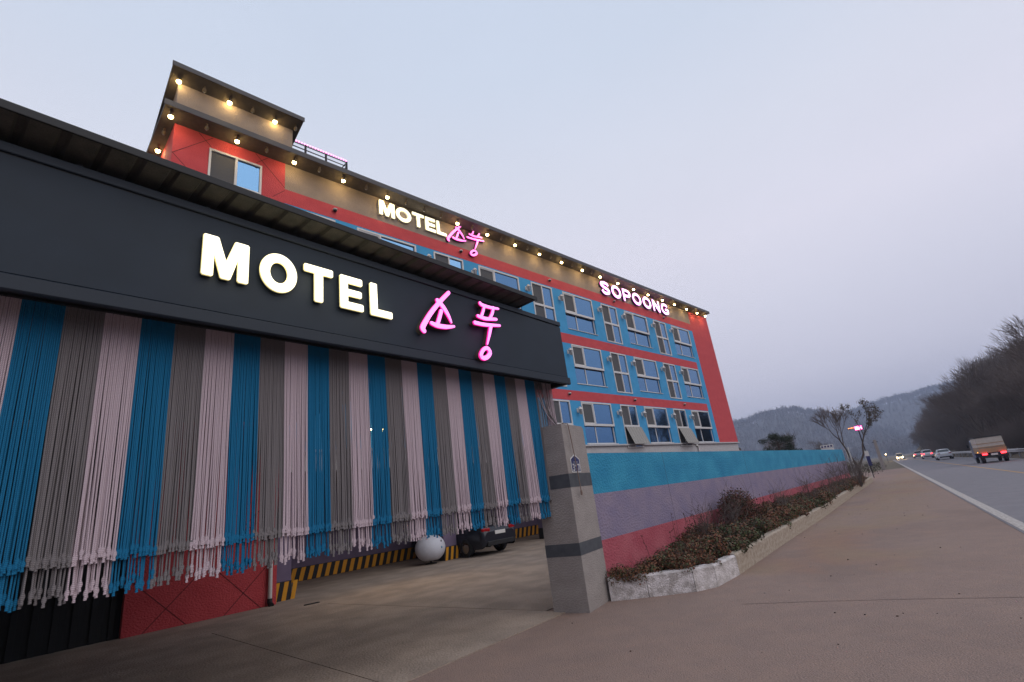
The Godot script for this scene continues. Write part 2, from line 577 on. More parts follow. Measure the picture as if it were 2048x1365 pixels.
func make_ground() -> void:
	struct("ground", sheet(-3000, 3000, -3000, 3000, -0.06), M.earth)
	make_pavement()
	var rd := MB.new()
	rd.quad(Vector3(-45, 0.006, 7.4), Vector3(170, 0.006, 7.4), Vector3(170, 0.006, 0), Vector3(-45, 0.006, 0))
	var last := Vector2(170, 0)
	for k in range(1, 13):
		var q := Vector2(170 + k * 12, k * k * 0.55)
		rd.quad(Vector3(last.x, 0.006, last.y + 7.4), Vector3(q.x, 0.006, q.y + 7.4), Vector3(q.x, 0.006, q.y), Vector3(last.x, 0.006, last.y))
		last = q
	struct("road", rd, M.asphalt, ROAD)
	struct("edge_line", sheet(-45, 160, 0.05, 0.25, 0.011), M.white_line, ROAD)
	struct("centre_line", sheet(-45, 160, 3.52, 3.66, 0.011), M.yellow_line, ROAD)
	struct("far_edge_line", sheet(-45, 160, 7.0, 7.15, 0.011), M.white_line, ROAD)
	var joint := MB.new()
	var jp := [Vector3(2.6, 0, -7.55), Vector3(3.4, 0, -7.2), Vector3(4.2, 0, -6.8), Vector3(5.0, 0, -6.35), Vector3(6.2, 0, -5.7), Vector3(7.8, 0, -4.9)]
	for k in jp.size() - 1:
		var dd: Vector3 = (jp[k + 1] - jp[k]).normalized().cross(Vector3.UP) * 0.006
		joint.quad_out(jp[k] + dd + Vector3(0, 0.004, 0), jp[k + 1] + dd + Vector3(0, 0.004, 0), jp[k + 1] - dd + Vector3(0, 0.004, 0), jp[k] - dd + Vector3(0, 0.004, 0), Vector3.UP)
	struct("pavement_crack", joint, plain(srgb(108, 91, 83), 1.0))
	var grit := MB.new()
	var gr := RandomNumberGenerator.new()
	gr.seed = 12
	grit.colored = true
	for k in 260:
		var p := ROAD * Vector3(gr.randf_range(-8, 26), 0.004, -pow(gr.randf(), 0.8) * 9.0 - 0.2)
		var q := WALL.affine_inverse() * p
		if q.z < (1.2 if q.x > 1.5 else 0.2):
			continue
		grit.col = [Color(0.04, 0.03, 0.028), Color(0.06, 0.04, 0.03), Color(0.3, 0.28, 0.26), Color(0.09, 0.05, 0.03)][gr.randi() % 4]
		var r := gr.randf_range(0.005, 0.016)
		grit.ball(p, Vector3(r, r * 0.5, r * gr.randf_range(0.6, 1.4)), 6, 4)
	var go := part("grit", grit, M.leaf, self)
	go.set_meta("kind", "stuff")
	tag(go, "scattered small stones and dead leaves on the pavement", "grit")
	# driveway: cast slabs with a joint between them
	var dw := Node3D.new()
	dw.name = "driveway"
	add_child(dw)
	dw.transform = GATE
	dw.set_meta("kind", "structure")
	for q in [[[-14.0, -0.4], [-9.2, -0.4], [-9.2, -7.0], [-14.0, -7.0]], [[-9.185, -0.4], [-3.19, -0.4], [-2.52, -7.0], [-9.185, -7.0]], [[-3.175, -0.4], [-0.02, -0.4], [-0.1, -7.0], [-2.505, -7.0]], [[-0.005, -0.8], [12.0, -0.8], [12.0, -7.0], [-0.085, -7.0]]]:
		var b := MB.new()
		var poly := []
		for p in q:
			poly.append(Vector2(p[0], p[1]))
		vprism(b, poly, 0.001, 0.014)
		part("slab", b, M.drive, dw)
	var yard := MB.new()
	vprism(yard, [Vector2(-14, -7.02), Vector2(0.9, -7.02), Vector2(12, -7.02), Vector2(20, -22), Vector2(-14, -22)], 0.001, 0.012)
	part("slab", yard, M.drive, dw)
	# drain slot
	var g := MB.new()
	g.span(-0.17, 0.17, 0, 0.012, -0.05, 0.05)
	for k in 7:
		g.span(-0.15 + k * 0.045, -0.13 + k * 0.045, 0.012, 0.018, -0.045, 0.045)
	tag(part("drain_grate", g, M.dark_steel, self, Transform3D(Basis(Vector3.UP, 0.7), Vector3(-5.42, 0.014, -12.75))), "small dark drain grate in the driveway by the red wall", "drain")

# paving grid; its tint carries the sandy dirt washed along the kerb and the patchy wear
func make_pavement() -> void:
	var b := MB.new()
	b.colored = true
	var f := FastNoiseLite.new()
	f.seed = 8
	f.frequency = 0.16
	f.fractal_octaves = 5
	var f2 := FastNoiseLite.new()
	f2.seed = 21
	f2.frequency = 0.55
	f2.fractal_octaves = 4
	var inv := WALL.affine_inverse()
	var xs := []
	var x := -45.0
	while x < 62.0:
		xs.append(x)
		x += 0.35 if x > -14 and x < 30 else 2.0
	xs.append(62.0)
	var zs := []
	var z := -60.0
	while z < -0.01:
		zs.append(z)
		z += 0.3 if z > -12 else 2.0
	zs.append(0.0)
	for i in xs.size():
		for j in zs.size():
			var p := Vector3(xs[i], 0, zs[j])
			var q := inv * (ROAD * p)
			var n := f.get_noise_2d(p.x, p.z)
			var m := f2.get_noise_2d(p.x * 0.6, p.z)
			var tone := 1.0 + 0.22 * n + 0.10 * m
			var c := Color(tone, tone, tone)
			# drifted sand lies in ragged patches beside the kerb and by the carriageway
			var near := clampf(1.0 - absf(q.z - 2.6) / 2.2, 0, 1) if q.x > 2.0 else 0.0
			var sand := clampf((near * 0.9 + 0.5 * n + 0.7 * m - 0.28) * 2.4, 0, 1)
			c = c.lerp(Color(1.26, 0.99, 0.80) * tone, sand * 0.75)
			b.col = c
			b.vert(p, Vector3.UP)
	for i in xs.size() - 1:
		for j in zs.size() - 1:
			var k := i * zs.size() + j
			b.idx.append_array([k, k + zs.size(), k + 1, k + 1, k + zs.size(), k + zs.size() + 1])
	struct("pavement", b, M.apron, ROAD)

# ---------------------------------------------------------------- hills
func lookup(tab: Array, x: float) -> float:
	if x <= tab[0][0]:
		return tab[0][1]
	for k in tab.size() - 1:
		if x <= tab[k + 1][0]:
			var t: float = (x - tab[k][0]) / (tab[k + 1][0] - tab[k][0])
			return lerpf(tab[k][1], tab[k + 1][1], t * t * (3 - 2 * t))
	return tab[tab.size() - 1][1]

func hill_mesh(tab: Array, peak: float, half: float, f: FastNoiseLite, spots: Array, count: int) -> MB:
	var b := MB.new()
	var na := 110
	var nr := 16
	var a0: float = tab[0][0]
	var a1: float = tab[tab.size() - 1][0]
	var hgt := func(az: float, r: float) -> float:
		var t := clampf(1.0 - absf(r - peak) / half, 0, 1)
		var p := Vector2(sin(deg_to_rad(az)) * r, cos(deg_to_rad(az)) * r)
		return lookup(tab, az) * t * t * (3 - 2 * t) * (r / peak) + f.get_noise_2d(p.x, p.y) * 9.0 * t - 1.0
	var pos := func(az: float, r: float) -> Vector3:
		return Vector3(sin(deg_to_rad(az)) * r, hgt.call(az, r), -cos(deg_to_rad(az)) * r)
	for i in na + 1:
		for j in nr + 1:
			var az := lerpf(a0, a1, float(i) / na)
			var r := peak - half + 2 * half * j / nr
			var p: Vector3 = pos.call(az, r)
			var dx: Vector3 = pos.call(az + 0.1, r) - p
			var dz: Vector3 = pos.call(az, r + 2.0) - p
			b.vert(p, dx.cross(dz).normalized() * (1.0 if dx.cross(dz).y > 0 else -1.0))
	for i in na:
		for j in nr:
			var k := i * (nr + 1) + j
			b.idx.append_array([k, k + 1, k + nr + 1, k + 1, k + nr + 2, k + nr + 1])
	for k in count:
		var az := rng.randf_range(a0 + 2, a1 - 2)
		var r := peak + rng.randf_range(-half * 0.95, half * 0.08)
		if k % 4 == 0:
			r = peak + rng.randf_range(-24, 16)
		spots.append(pos.call(az, r))
	return b

func make_hills() -> void:
	var f := FastNoiseLite.new()
	f.seed = 41
	f.frequency = 0.008
	f.fractal_octaves = 4
	var spots := []
	var near := [[2.0, 13.2], [10.0, 36.3], [16.0, 69.3], [20.0, 82.5], [23.0, 95.7], [25.3, 103.9], [27.8, 100.6], [30.2, 84.1], [32.0, 64.3], [34.0, 39.6], [37.0, 9.9], [40.0, 0.0]]
	var far := [[24.0, 0.0], [28.0, 49.5], [31.0, 89.1], [32.7, 103.9], [34.4, 113.8], [36.7, 118.8], [38.6, 120.4], [44.0, 132.0], [52.0, 99.0], [60.0, 49.5]]
	struct("hill", hill_mesh(near, 1150, 420, f, spots, 7000), M.hill)
	struct("hill", hill_mesh(far, 1480, 480, f, spots, 7000), M.hill)
	# the bare woods on the slopes, one mass
	var t := MB.new()
	t.tube([Vector3.ZERO, Vector3(0, 9, 0)], [0.22, 0.05], 3, false)
	for k in 16:
		var a := rng.randf() * TAU
		var y0 := rng.randf_range(2.5, 7.0)
		var reach := rng.randf_range(1.2, 3.0)
		var e := Vector3(cos(a) * reach, y0 + rng.randf_range(1.0, 3.6), sin(a) * reach)
		var s := Vector3(-sin(a), 0.3, cos(a)) * 0.35
		t.tri_out(Vector3(0, y0, 0), e + s, e - s, Vector3(cos(a), 0.5, sin(a)))
	var mm := MultiMesh.new()
	mm.transform_format = MultiMesh.TRANSFORM_3D
	mm.mesh = t.mesh()
	mm.instance_count = spots.size()
	for k in spots.size():
		var sc := rng.randf_range(0.9, 1.6)
		mm.set_instance_transform(k, Transform3D(Basis(Vector3.UP, rng.randf() * TAU).scaled(Vector3(sc, sc * rng.randf_range(0.8, 1.2), sc)), spots[k]))
	var o := MultiMeshInstance3D.new()
	o.multimesh = mm
	o.material_override = M.twig
	o.name = "hill_forest"
	o.set_meta("kind", "stuff")
	tag(o, "bare grey woods covering the hazy hills behind the motel", "forest")
	add_child(o)

# ---------------------------------------------------------------- motel
const ROWS := [11.53, 8.7, 5.82]
const WIDE := [2.57, 8.2, 13.83, 19.46, 25.05]
const SLIM := [0.27, 5.86, 11.49, 17.13, 22.75]

func bars(b: MB, rects: Array, z0: float, z1: float) -> void:
	for r in rects:
		b.span(r[0], r[2], r[1], r[3], z0, z1, 0.006)

func pane(parent: Node, r: Array, z: float, mat: Material, called := "pane") -> void:
	var b := MB.new()
	b.span(r[0], r[2], r[1], r[3], z - 0.012, z)
	part(called, b, mat, parent)

func wide_window(parent: Node) -> Node3D:
	var w := group_node("window", parent)
	var b := MB.new()
	bars(b, [[0, 0.84, 0.06, 2.0], [2.39, 0.84, 2.46, 2.0], [0.06, 1.93, 2.39, 2.0], [0.06, 0.84, 2.39, 0.95], [0.88, 0.95, 0.95, 1.93]], -0.05, 0.03)
	bars(b, [[0.06, 0.95, 0.10, 1.93], [0.84, 0.95, 0.88, 1.93], [0.10, 1.88, 0.84, 1.93], [0.10, 0.95, 0.84, 1.0]], -0.03, 0.012)
	part("frame", b, M.frame, w)
	var l := MB.new()
	bars(l, [[0.0, 0.0, 0.05, 0.84], [2.40, 0.05, 2.46, 0.84], [0.05, 0.0, 2.46, 0.05], [0.9, 0.05, 0.96, 0.84]], -0.13, -0.07)
	bars(l, [[0.02, -0.03, 2.5, 0.0]], -0.12, 0.04)
	part("lower_frame", l, M.frame, w)
	pane(w, [0.10, 1.0, 0.84, 1.88], -0.02, M.screen, "insect_screen")
	pane(w, [0.95, 0.95, 2.39, 1.93], -0.02, M.glass)
	pane(w, [0.05, 0.05, 0.9, 0.84], -0.10, M.glass)
	pane(w, [0.96, 0.05, 2.40, 0.84], -0.10, M.glass)
	return w

func slim_window(parent: Node) -> Node3D:
	var w := group_node("window", parent)
	var b := MB.new()
	bars(b, [[0, 0, 0.06, 2.23], [1.44, 0, 1.5, 2.23], [0.06, 2.16, 1.44, 2.23], [0.06, 1.06, 1.44, 1.17], [0.06, 0, 1.44, 0.06], [0.72, 0.06, 0.78, 1.06], [0.72, 1.17, 0.78, 2.16]], -0.05, 0.03)
	part("frame", b, M.frame, w)
	pane(w, [0.06, 1.17, 0.72, 2.16], -0.02, M.screen, "insect_screen")
	pane(w, [0.06, 0.06, 0.72, 1.06], -0.02, M.screen, "insect_screen")
	pane(w, [0.78, 1.17, 1.44, 2.16], -0.025, M.glass)
	pane(w, [0.78, 0.06, 1.44, 1.06], -0.025, M.glass)
	return w

func make_motel() -> void:
	var m := thing("motel_building", "long four storey red and blue motel with beige top band and rows of white windows", "building", FAC)
	var holes := []
	for top in ROWS:
		for x in WIDE:
			if top < 6 and x < 11:
				continue
			holes.append([x, top - 2.0, x + 2.46, top])
		for x in SLIM:
			if top < 6 and x < 11:
				continue
			holes.append([x, top - 2.23, x + 1.5, top])
	var b := MB.new()
	for r in [[3.78, 5.85], [6.33, 8.72], [9.22, 11.6]]:
		b.holed(0.08, r[0], 28.17, r[1], 0, holes, 0.2)
	for r in [[5.85, 6.33], [8.72, 9.22]]:
		b.holed(27.6, r[0], 28.17, r[1], 0, holes, 0.2)
	part("blue_wall", b, M.blue, m)
	for r in [[5.85, 6.33, 27.6], [8.72, 9.22, 27.6], [11.6, 12.12, 28.17]]:
		b = MB.new()
		b.holed(0.08, r[0], r[2], r[1], 0.004, holes, 0.2)
		part("red_band", b, M.red, m)
	b = MB.new()
	b.holed(0.08, 12.12, 28.17, 13.1, 0, [], 0.2)
	part("beige_band", b, M.beige, m)
	b = MB.new()
	b.holed(28.17, 3.78, 31.2, 13.1, 0, [], 0.2)
	b.quad(Vector3(31.2, 3.78, 0), Vector3(31.2, 3.78, -11), Vector3(31.2, 13.1, -11), Vector3(31.2, 13.1, 0))
	part("red_end_wall", b, M.red, m)
	b = MB.new()
	b.holed(-3.0, 0.0, 0.08, 13.1, 0, [[-2.1, 11.61, -0.63, 12.68]], 0.2)
	b.quad(Vector3(-3.0, 0, -11), Vector3(-3.0, 0, 0), Vector3(-3.0, 13.1, 0), Vector3(-3.0, 13.1, -11))
	part("red_wall", b, M.red, m)
	# diamond joints cut in the red end wall
	for k in range(-3, 12):
		for sgn in [1.0, -1.0]:
			var cst: float = -0.27 + 1.565 * k if sgn > 0 else -1.1 - 1.555 * k
			for yr in [[0.0, 3.7], [11.7, 13.08]]:
				var p := PackedVector2Array()
				for y in [yr[0], yr[1]]:
					var s: float = cst - y if sgn > 0 else cst + y
					p.append(Vector2(s, y))
				for piece in clip_line(p[0], p[1], -3.0, 0.08, yr):
					var mid: Vector2 = (piece[0] + piece[1]) / 2
					var d: Vector2 = piece[1] - piece[0]
					var g := MB.new()
					g.box(Vector3(mid.x, mid.y, 0.001), Vector3(d.length(), 0.014, 0.006), 0.0, Basis(Vector3.BACK, d.angle()))
					part("wall_joint", g, M.groove, m)
	# solid behind the windows
	b = MB.new()
	b.span(-2.98, 31.18, 3.82, 13.08, -0.25, -10.98)
	b.span(-2.98, 0.06, 0.0, 3.8, -0.25, -10.98)
	part("core", b, M.red, m)
	# concrete lintel and ledge under the facade
	b = MB.new()
	b.span(0.10, 31.1, 3.2, 3.70, -0.5, -0.03)
	b.span(16.0, 31.1, 0.0, 3.198, -0.4, -0.04)
	part("concrete_base", b, M.pale_concrete, m)
	b = MB.new()
	b.span(0.09, 31.25, 3.70, 3.78, -0.3, 0.09, 0.01)
	part("ledge", b, M.pale_concrete, m)
	# open ground floor for parking
	b = MB.new()
	b.span(0.08, 31.1, 3.2, 3.78, -0.52, -10.9)
	part("parking_ceiling", b, M.concrete, m)
	b = MB.new()
	b.span(0.10, 31.1, 0.46, 3.19, -5.2, -4.8)
	b.span(15.8, 16.0, 0.0, 3.19, -4.79, -0.1)
	part("parking_wall", b, M.purple, m)
	b = MB.new()
	b.span(0.10, 31.1, 0.0, 0.46, -5.18, -4.78)
	part("hazard_skirting", b, M.hazard_black, m)
	for k in 50:
		var s := 0.4 + 0.31 * k
		b = MB.new()
		b.prism(PackedVector2Array([Vector2(s, 0.02), Vector2(s + 0.15, 0.02), Vector2(s + 0.27, 0.445), Vector2(s + 0.12, 0.445)]), -4.78, -4.775)
		part("hazard_stripe", b, M.hazard_yellow, m)
	for cs in [[0.34, -0.62, 0.5], [6.83, -1.95, 0.7], [12.6, -1.95, 0.7]]:
		b = MB.new()
		b.span(cs[0] - cs[2] / 2, cs[0] + cs[2] / 2, 0.46, 3.2, cs[1] - cs[2] / 2, cs[1] + cs[2] / 2, 0.01)
		var col := part("column", b, M.purple, m)
		b = MB.new()
		b.span(cs[0] - cs[2] / 2 - 0.004, cs[0] + cs[2] / 2 + 0.004, 0.0, 0.46, cs[1] - cs[2] / 2 - 0.004, cs[1] + cs[2] / 2 + 0.004)
		part("hazard_sleeve", b, M.hazard_black, col)
		for k in 3:
			var s: float = cs[0] - cs[2] / 2 + 0.02 + k * 0.23
			b = MB.new()
			var zf: float = cs[1] + cs[2] / 2 + 0.004
			b.prism(PackedVector2Array([Vector2(s, 0.01), Vector2(s + 0.11, 0.01), Vector2(s + 0.19, 0.45), Vector2(s + 0.08, 0.45)]), zf, zf + 0.004)
			part("hazard_stripe", b, M.hazard_yellow, col)
	# windows
	var wide := wide_window(m)
	var slim := slim_window(m)
	var first := true
	for top in ROWS:
		for k in 5:
			if top < 6 and k < 2:
				continue
			var a := wide if first else wide.duplicate()
			var c := slim if first else slim.duplicate()
			if not first:
				a.name = "window"; c.name = "window"
				m.add_child(a, true); m.add_child(c, true)
			first = false
			for w in [a, c]:
				for p in w.get_children():
					if String(p.name).begins_with("pane"):
						p.rotation = Vector3(rng.randf_range(-0.004, 0.004), rng.randf_range(-0.005, 0.005), 0)
			a.position = Vector3(WIDE[k], top - 2.0, 0)
			c.position = Vector3(SLIM[k], top - 2.23, 0)
	var pw := group_node("window", m, Transform3D(Basis.IDENTITY, Vector3(-2.1, 11.61, 0)))
	b = MB.new()
	bars(b, [[0, 0, 0.06, 1.07], [1.41, 0, 1.47, 1.07], [0.06, 1.0, 1.41, 1.07], [0.06, 0, 1.41, 0.06], [0.7, 0.06, 0.77, 1.0]], -0.05, 0.03)
	part("frame", b, M.frame, pw)
	pane(pw, [0.06, 0.06, 0.7, 1.0], -0.02, M.screen, "insect_screen")
	pane(pw, [0.77, 0.06, 1.41, 1.0], -0.02, M.glass)
	# roof and eaves
	b = MB.new()
	b.span(-3.35, 30.4, 13.1, 13.24, -2.0, 0.62)
	part("eave", b, M.soffit, m)
	b = MB.new()
	b.span(-3.38, 30.43, 13.09, 13.28, 0.622, 0.66, 0.006)
	part("fascia", b, M.fascia, m)
	b = MB.new()
	b.span(-3.0, 31.2, 13.1, 13.235, -11.0, -2.01)
	b.span(30.42, 31.2, 13.1, 13.235, -2.0, 0.0)
	part("roof", b, M.fascia, m)
	# stair tower above the eave with its own falling roof
	b = MB.new()
	b.prism(PackedVector2Array([Vector2(-0.6, 13.25), Vector2(1.5, 13.25), Vector2(1.5, 13.3), Vector2(-0.6, 14.1)]), -3.1, 0.07, Transform3D(Basis(Vector3(0, 0, -1), Vector3.UP, Vector3.RIGHT), Vector3.ZERO))
	part("tower_wall", b, M.beige, m)
	b = MB.new()
	b.prism(PackedVector2Array([Vector2(-1.02, 14.17), Vector2(1.6, 13.2), Vector2(1.6, 13.3), Vector2(-1.02, 14.27)]), -3.33, 0.26, Transform3D(Basis(Vector3(0, 0, -1), Vector3.UP, Vector3.RIGHT), Vector3.ZERO))
	part("tower_roof", b, M.soffit, m)
	b = MB.new()
	b.span(-3.35, 0.28, 14.15, 14.31, 1.021, 1.05, 0.006)
	part("tower_fascia", b, M.fascia, m)
	make_motel_fittings()

func clip_line(a: Vector2, b: Vector2, s0: float, s1: float, yr: Array) -> Array:
	var t0 := 0.0
	var t1 := 1.0
	var d := b - a
	for e in [[-d.x, a.x - s0], [d.x, s1 - a.x]]:
		if absf(e[0]) < 1e-9:
			continue
		var r: float = e[1] / e[0]
		if e[0] < 0:
			t0 = maxf(t0, r)
		else:
			t1 = minf(t1, r)
	if t1 - t0 < 0.02:
		return []
	# leave the window out
	var out := []
	var from := -1.0
	for k in 41:
		var t := lerpf(t0, t1, k / 40.0)
		var p := a + d * t
		var inside := p.x > -2.14 and p.x < -0.59 and p.y > 11.57 and p.y < 12.72
		if not inside and from < 0:
			from = t
		if from >= 0 and (inside or k == 40):
			if t - from > 0.03:
				out.append([a + d * from, a + d * t])
			from = -1.0
	return out

func eave_lamp(s: float, y: float, off: float, lit: bool, where: String) -> void:
	var label := ("lit spotlight glowing under the %s" if lit else "unlit small spotlight between lit ones under the %s") % where
	var o := thing("eave_spotlight", label, "spotlight", at(FAC, s, y, off), ("lit" if lit else "unlit") + " spotlights under the " + where)
	var b := MB.new()
	b.lathe([Vector2(0.001, 0.0), Vector2(0.035, 0.0), Vector2(0.035, -0.012), Vector2(0.012, -0.015), Vector2(0.012, -0.05)], 10)
	part("mount", b, M.bronze, o)
	b = MB.new()
	var tilt := Basis(Vector3.RIGHT, 0.5)
	b.lathe([Vector2(0.052, -0.10), Vector2(0.05, -0.03), Vector2(0.03, 0.02), Vector2(0.001, 0.03)], 12, Vector3(0, -0.07, 0), tilt)
	part("housing", b, M.bronze, o)
	b = MB.new()
	b.ball(Vector3(0, -0.07, 0) + tilt * Vector3(0, -0.10, 0), Vector3.ONE * (0.062 if lit else 0.03), 12, 8)
	part("bulb", b, M.lamp_warm if lit else M.alloy, o)
	if lit:
		omni(o, Vector3(0, -0.07, 0) + tilt * Vector3(0, -0.10, 0), srgb(255, 224, 172), 0.19, 0.05)

func make_motel_fittings() -> void:
	for s in [0.21, 1.89, 3.62, 6.92, 8.59, 10.31, 11.99, 13.66, 15.38, 17.0, 18.73, 20.4, 22.08, 23.85, 25.45, 27.19, 28.8, 30.1]:
		eave_lamp(s, 13.1, 0.46, true, "long roof eave")
	for s in [1.03, 2.75, 4.42, 5.25, 6.07, 7.71, 9.42, 11.13, 12.8, 14.5, 16.2, 26.3, 28.0]:
		eave_lamp(s, 13.1, 0.46, false, "long roof eave")
	for s in [-3.12, -1.83, -0.53]:
		eave_lamp(s, 14.1, 0.78, true, "stair tower roof")
	for s in [-2.5, -1.2, 0.1]:
		eave_lamp(s, 14.1, 0.78, false, "stair tower roof")
	eave_lamp(-3.17, 13.1, 0.45, true, "ledge below the stair tower")
	eave_lamp(-1.48, 13.1, 0.45, true, "ledge below the stair tower")
	eave_lamp(-3.15, 13.1, -1.25, true, "ledge below the stair tower")
	for q in [[-2.3, 0.46], [-0.65, 0.46], [-3.17, -0.4]]:
		eave_lamp(q[0], 13.1, q[1], false, "ledge below the stair tower")
	# carriage lanterns between the windows
	var lan: Node3D = null
	for r in 3:
		for s in [5.5, 7.83, 11.12, 13.5, 16.8, 19.13, 22.43, 24.75]:
			if r > 0 and s < 13:
				continue
			var xf := at(FAC, s, ROWS[r] - 0.45, 0.0)
			var lab := "white carriage lantern on the blue wall beside %s row windows" % ["top", "middle", "bottom"][r]
			if lan == null:
				lan = thing("wall_lantern", lab, "wall lamp", xf, "white lanterns between the motel windows")
				var b := MB.new()
				b.box(Vector3(0, 0, 0.012), Vector3(0.12, 0.2, 0.024), 0.006)
				part("backplate", b, M.white, lan)
				b = MB.new()
				b.tube([Vector3(0, 0.04, 0.02), Vector3(0, 0.12, 0.07), Vector3(0, 0.15, 0.14), Vector3(0, 0.10, 0.18)], [0.014, 0.014, 0.014, 0.014], 8)
				part("arm", b, M.white, lan)
				b = MB.new()
				b.lathe([Vector2(0.001, -0.19), Vector2(0.06, -0.185), Vector2(0.075, 0.02)], 6, Vector3(0, 0, 0.18))
				part("glass", b, M.alloy, lan)
				b = MB.new()
				b.lathe([Vector2(0.11, 0.02), Vector2(0.10, 0.04), Vector2(0.05, 0.11), Vector2(0.02, 0.13), Vector2(0.001, 0.16)], 6, Vector3(0, 0, 0.18))
				b.lathe([Vector2(0.001, -0.23), Vector2(0.03, -0.22), Vector2(0.065, -0.185)], 6, Vector3(0, 0, 0.18))
				for k in 6:
					var a := TAU * k / 6
					b.tube([Vector3(cos(a) * 0.064, -0.19, 0.18 + sin(a) * 0.064), Vector3(cos(a) * 0.08, 0.02, 0.18 + sin(a) * 0.08)], [0.008, 0.008], 4)
				part("cage", b, M.white, lan)
			else:
				copy(lan, "wall_lantern", xf, lab)
	# dome cameras on the red bands
	for q in [[1.74, 11.86], [7.26, 11.86], [12.9, 11.86], [18.51, 11.86], [24.18, 11.86], [13.03, 6.09], [18.63, 6.09], [24.29, 6.09]]:
		var top: bool = q[1] > 10
		var o := thing("security_camera", "small dome security camera on the %s red band" % ("upper" if top else "lower"), "camera", at(FAC, q[0], q[1], 0.004), "dome cameras on the %s red band" % ("upper" if top else "lower"))
		var b := MB.new()
		b.lathe([Vector2(0.001, 0.0), Vector2(0.075, 0.0), Vector2(0.075, 0.05), Vector2(0.06, 0.06)], 12, Vector3(0, 0.03, 0.07), Basis.IDENTITY)
		b.box(Vector3(0, 0.06, 0.04), Vector3(0.07, 0.05, 0.08), 0.006)
		part("housing", b, M.white, o)
		b = MB.new()
		b.ball(Vector3(0, 0.03, 0.07), Vector3(0.062, 0.06, 0.062), 12, 8)
		part("dome", b, M.black, o)
	# corrugated sheets over the lower panes of the slim windows
	for s in [11.55, 17.2, 22.85]:
		var o := thing("window_hood", "slanting corrugated grey sheet under %s" % ["a slim window nearest the gate sign", "the slim window midway along the bottom row", "the last slim window of the bottom row"][int(s / 5.7) - 2], "awning", at(FAC, s, 4.66, 0.03))
		var b := MB.new()
		var nseg := 24
		for k in nseg:
			var x0 := 1.48 * k / nseg
			var x1 := 1.48 * (k + 1) / nseg
			var w0 := 0.02 * (1 if (k / 2) % 2 == 0 else -1)
			var w1 := 0.02 * (1 if ((k + 1) / 2) % 2 == 0 else -1)
			b.quad_out(Vector3(x0, 0, 0.03 + w0), Vector3(x1, 0, 0.03 + w1), Vector3(x1 + 0.0, -0.93, 0.37 + w1), Vector3(x0 + 0.0, -0.93, 0.37 + w0), Vector3(0, 0.5, 1))
			b.quad_out(Vector3(x0, -0.006, 0.022 + w0), Vector3(x1, -0.006, 0.022 + w1), Vector3(x1, -0.936, 0.362 + w1), Vector3(x0, -0.936, 0.362 + w0), Vector3(0, -0.5, -1))
		part("sheet", b, M.awning, o)
		b = MB.new()
		for x in [0.03, 1.45]:
			b.tube([Vector3(x, -0.85, 0.0), Vector3(x, -0.85, 0.31)], [0.012, 0.012], 6)
		part("bracket", b, M.dark_steel, o)
	# vent pipe on the concrete base
	var vp := MB.new()
	vp.tube([Vector3(0, -0.6, 0.06), Vector3(0, -0.1, 0.06), Vector3(-0.03, 0.0, 0.06), Vector3(-0.12, 0.03, 0.06), Vector3(-0.18, 0.0, 0.02)], [0.055, 0.055, 0.06, 0.06, 0.06], 12)
	tag(part("vent_pipe", vp, M.white, self, at(FAC, 24.85, 3.6, -0.02)), "white elbow vent pipe on the pale concrete base", "pipe")
	# drainpipe on the red wall
	var dp := thing("drainpipe", "white drainpipe on the red wall by the parking entrance", "pipe", at(FAC, -0.1, 0, 0.08))
	var b2 := MB.new()
	b2.tube([Vector3(0, 0.16, 0), Vector3(0, 4.4, 0)], [0.05, 0.05], 12)
	part("pipe", b2, M.white, dp)
	b2 = MB.new()
	b2.tube([Vector3(0, 0.18, 0), Vector3(0, 0.1, 0), Vector3(0, 0.05, 0.05), Vector3(0, 0.03, 0.12)], [0.06, 0.06, 0.06, 0.06], 12)
	part("shoe", b2, M.black, dp)
	# dark ribbed metal fence beside the motel
	var sh := thing("ribbed_screen", "tall dark ribbed metal screen adjoining the red wall under the roof", "fence", at(FAC, -9.0, 0, -0.2))
	for k in 20:
		var b := MB.new()
		b.span(k * 0.3, k * 0.3 + 0.298, 0.0, 4.6, -0.02, 0.0)
		b.span(k * 0.3 + 0.10, k * 0.3 + 0.20, 0.0, 4.6, 0.0, 0.035, 0.005)
		part("panel", b, M.shutter, sh)
	b2 = MB.new()
	b2.span(0, 5.998, 0.0, 4.6, -0.05, -0.022)
	part("backing", b2, M.shutter, sh)
	# roof railing with pink lights
	var rl := thing("roof_railing", "dark horizontal bar railing on the motel roof", "railing", at(FAC, 0.2, 13.235, -0.5))
	for k in 6:
		var b := MB.new()
		b.tube([Vector3(0, 1.33 - k * 0.17, 0), Vector3(2.3, 1.33 - k * 0.17, 0), Vector3(2.3, 1.33 - k * 0.17, -3.0)], [0.022, 0.022, 0.022], 6)
		part("bar", b, M.dark_steel, rl)
	for q in [[0.02, 0.0], [0.75, 0.0], [1.5, 0.0], [2.3, 0.0], [2.3, -1.0], [2.3, -2.0], [2.3, -3.0]]:
		var b := MB.new()
		b.span(q[0] - 0.03, q[0] + 0.03, 0, 1.36, q[1] - 0.03, q[1] + 0.03, 0.004)
		part("post", b, M.dark_steel, rl)
	var ls := thing("light_string", "string of pink lights along the roof railing", "string lights", at(FAC, 0.2, 14.62, -0.5))
	b2 = MB.new()
	b2.tube([Vector3(0, 0, 0), Vector3(2.32, 0, 0)], [0.012, 0.012], 5)
	part("cable", b2, M.dark_steel, ls)
	var led := MB.new()
	led.ball(Vector3.ZERO, Vector3.ONE * 0.03, 8, 6)
	var lm := led.mesh()
	for k in 24:
		part("led", lm, M.led, ls, Transform3D(Basis.IDENTITY, Vector3(0.03 + k * 0.098, 0.02, 0)))
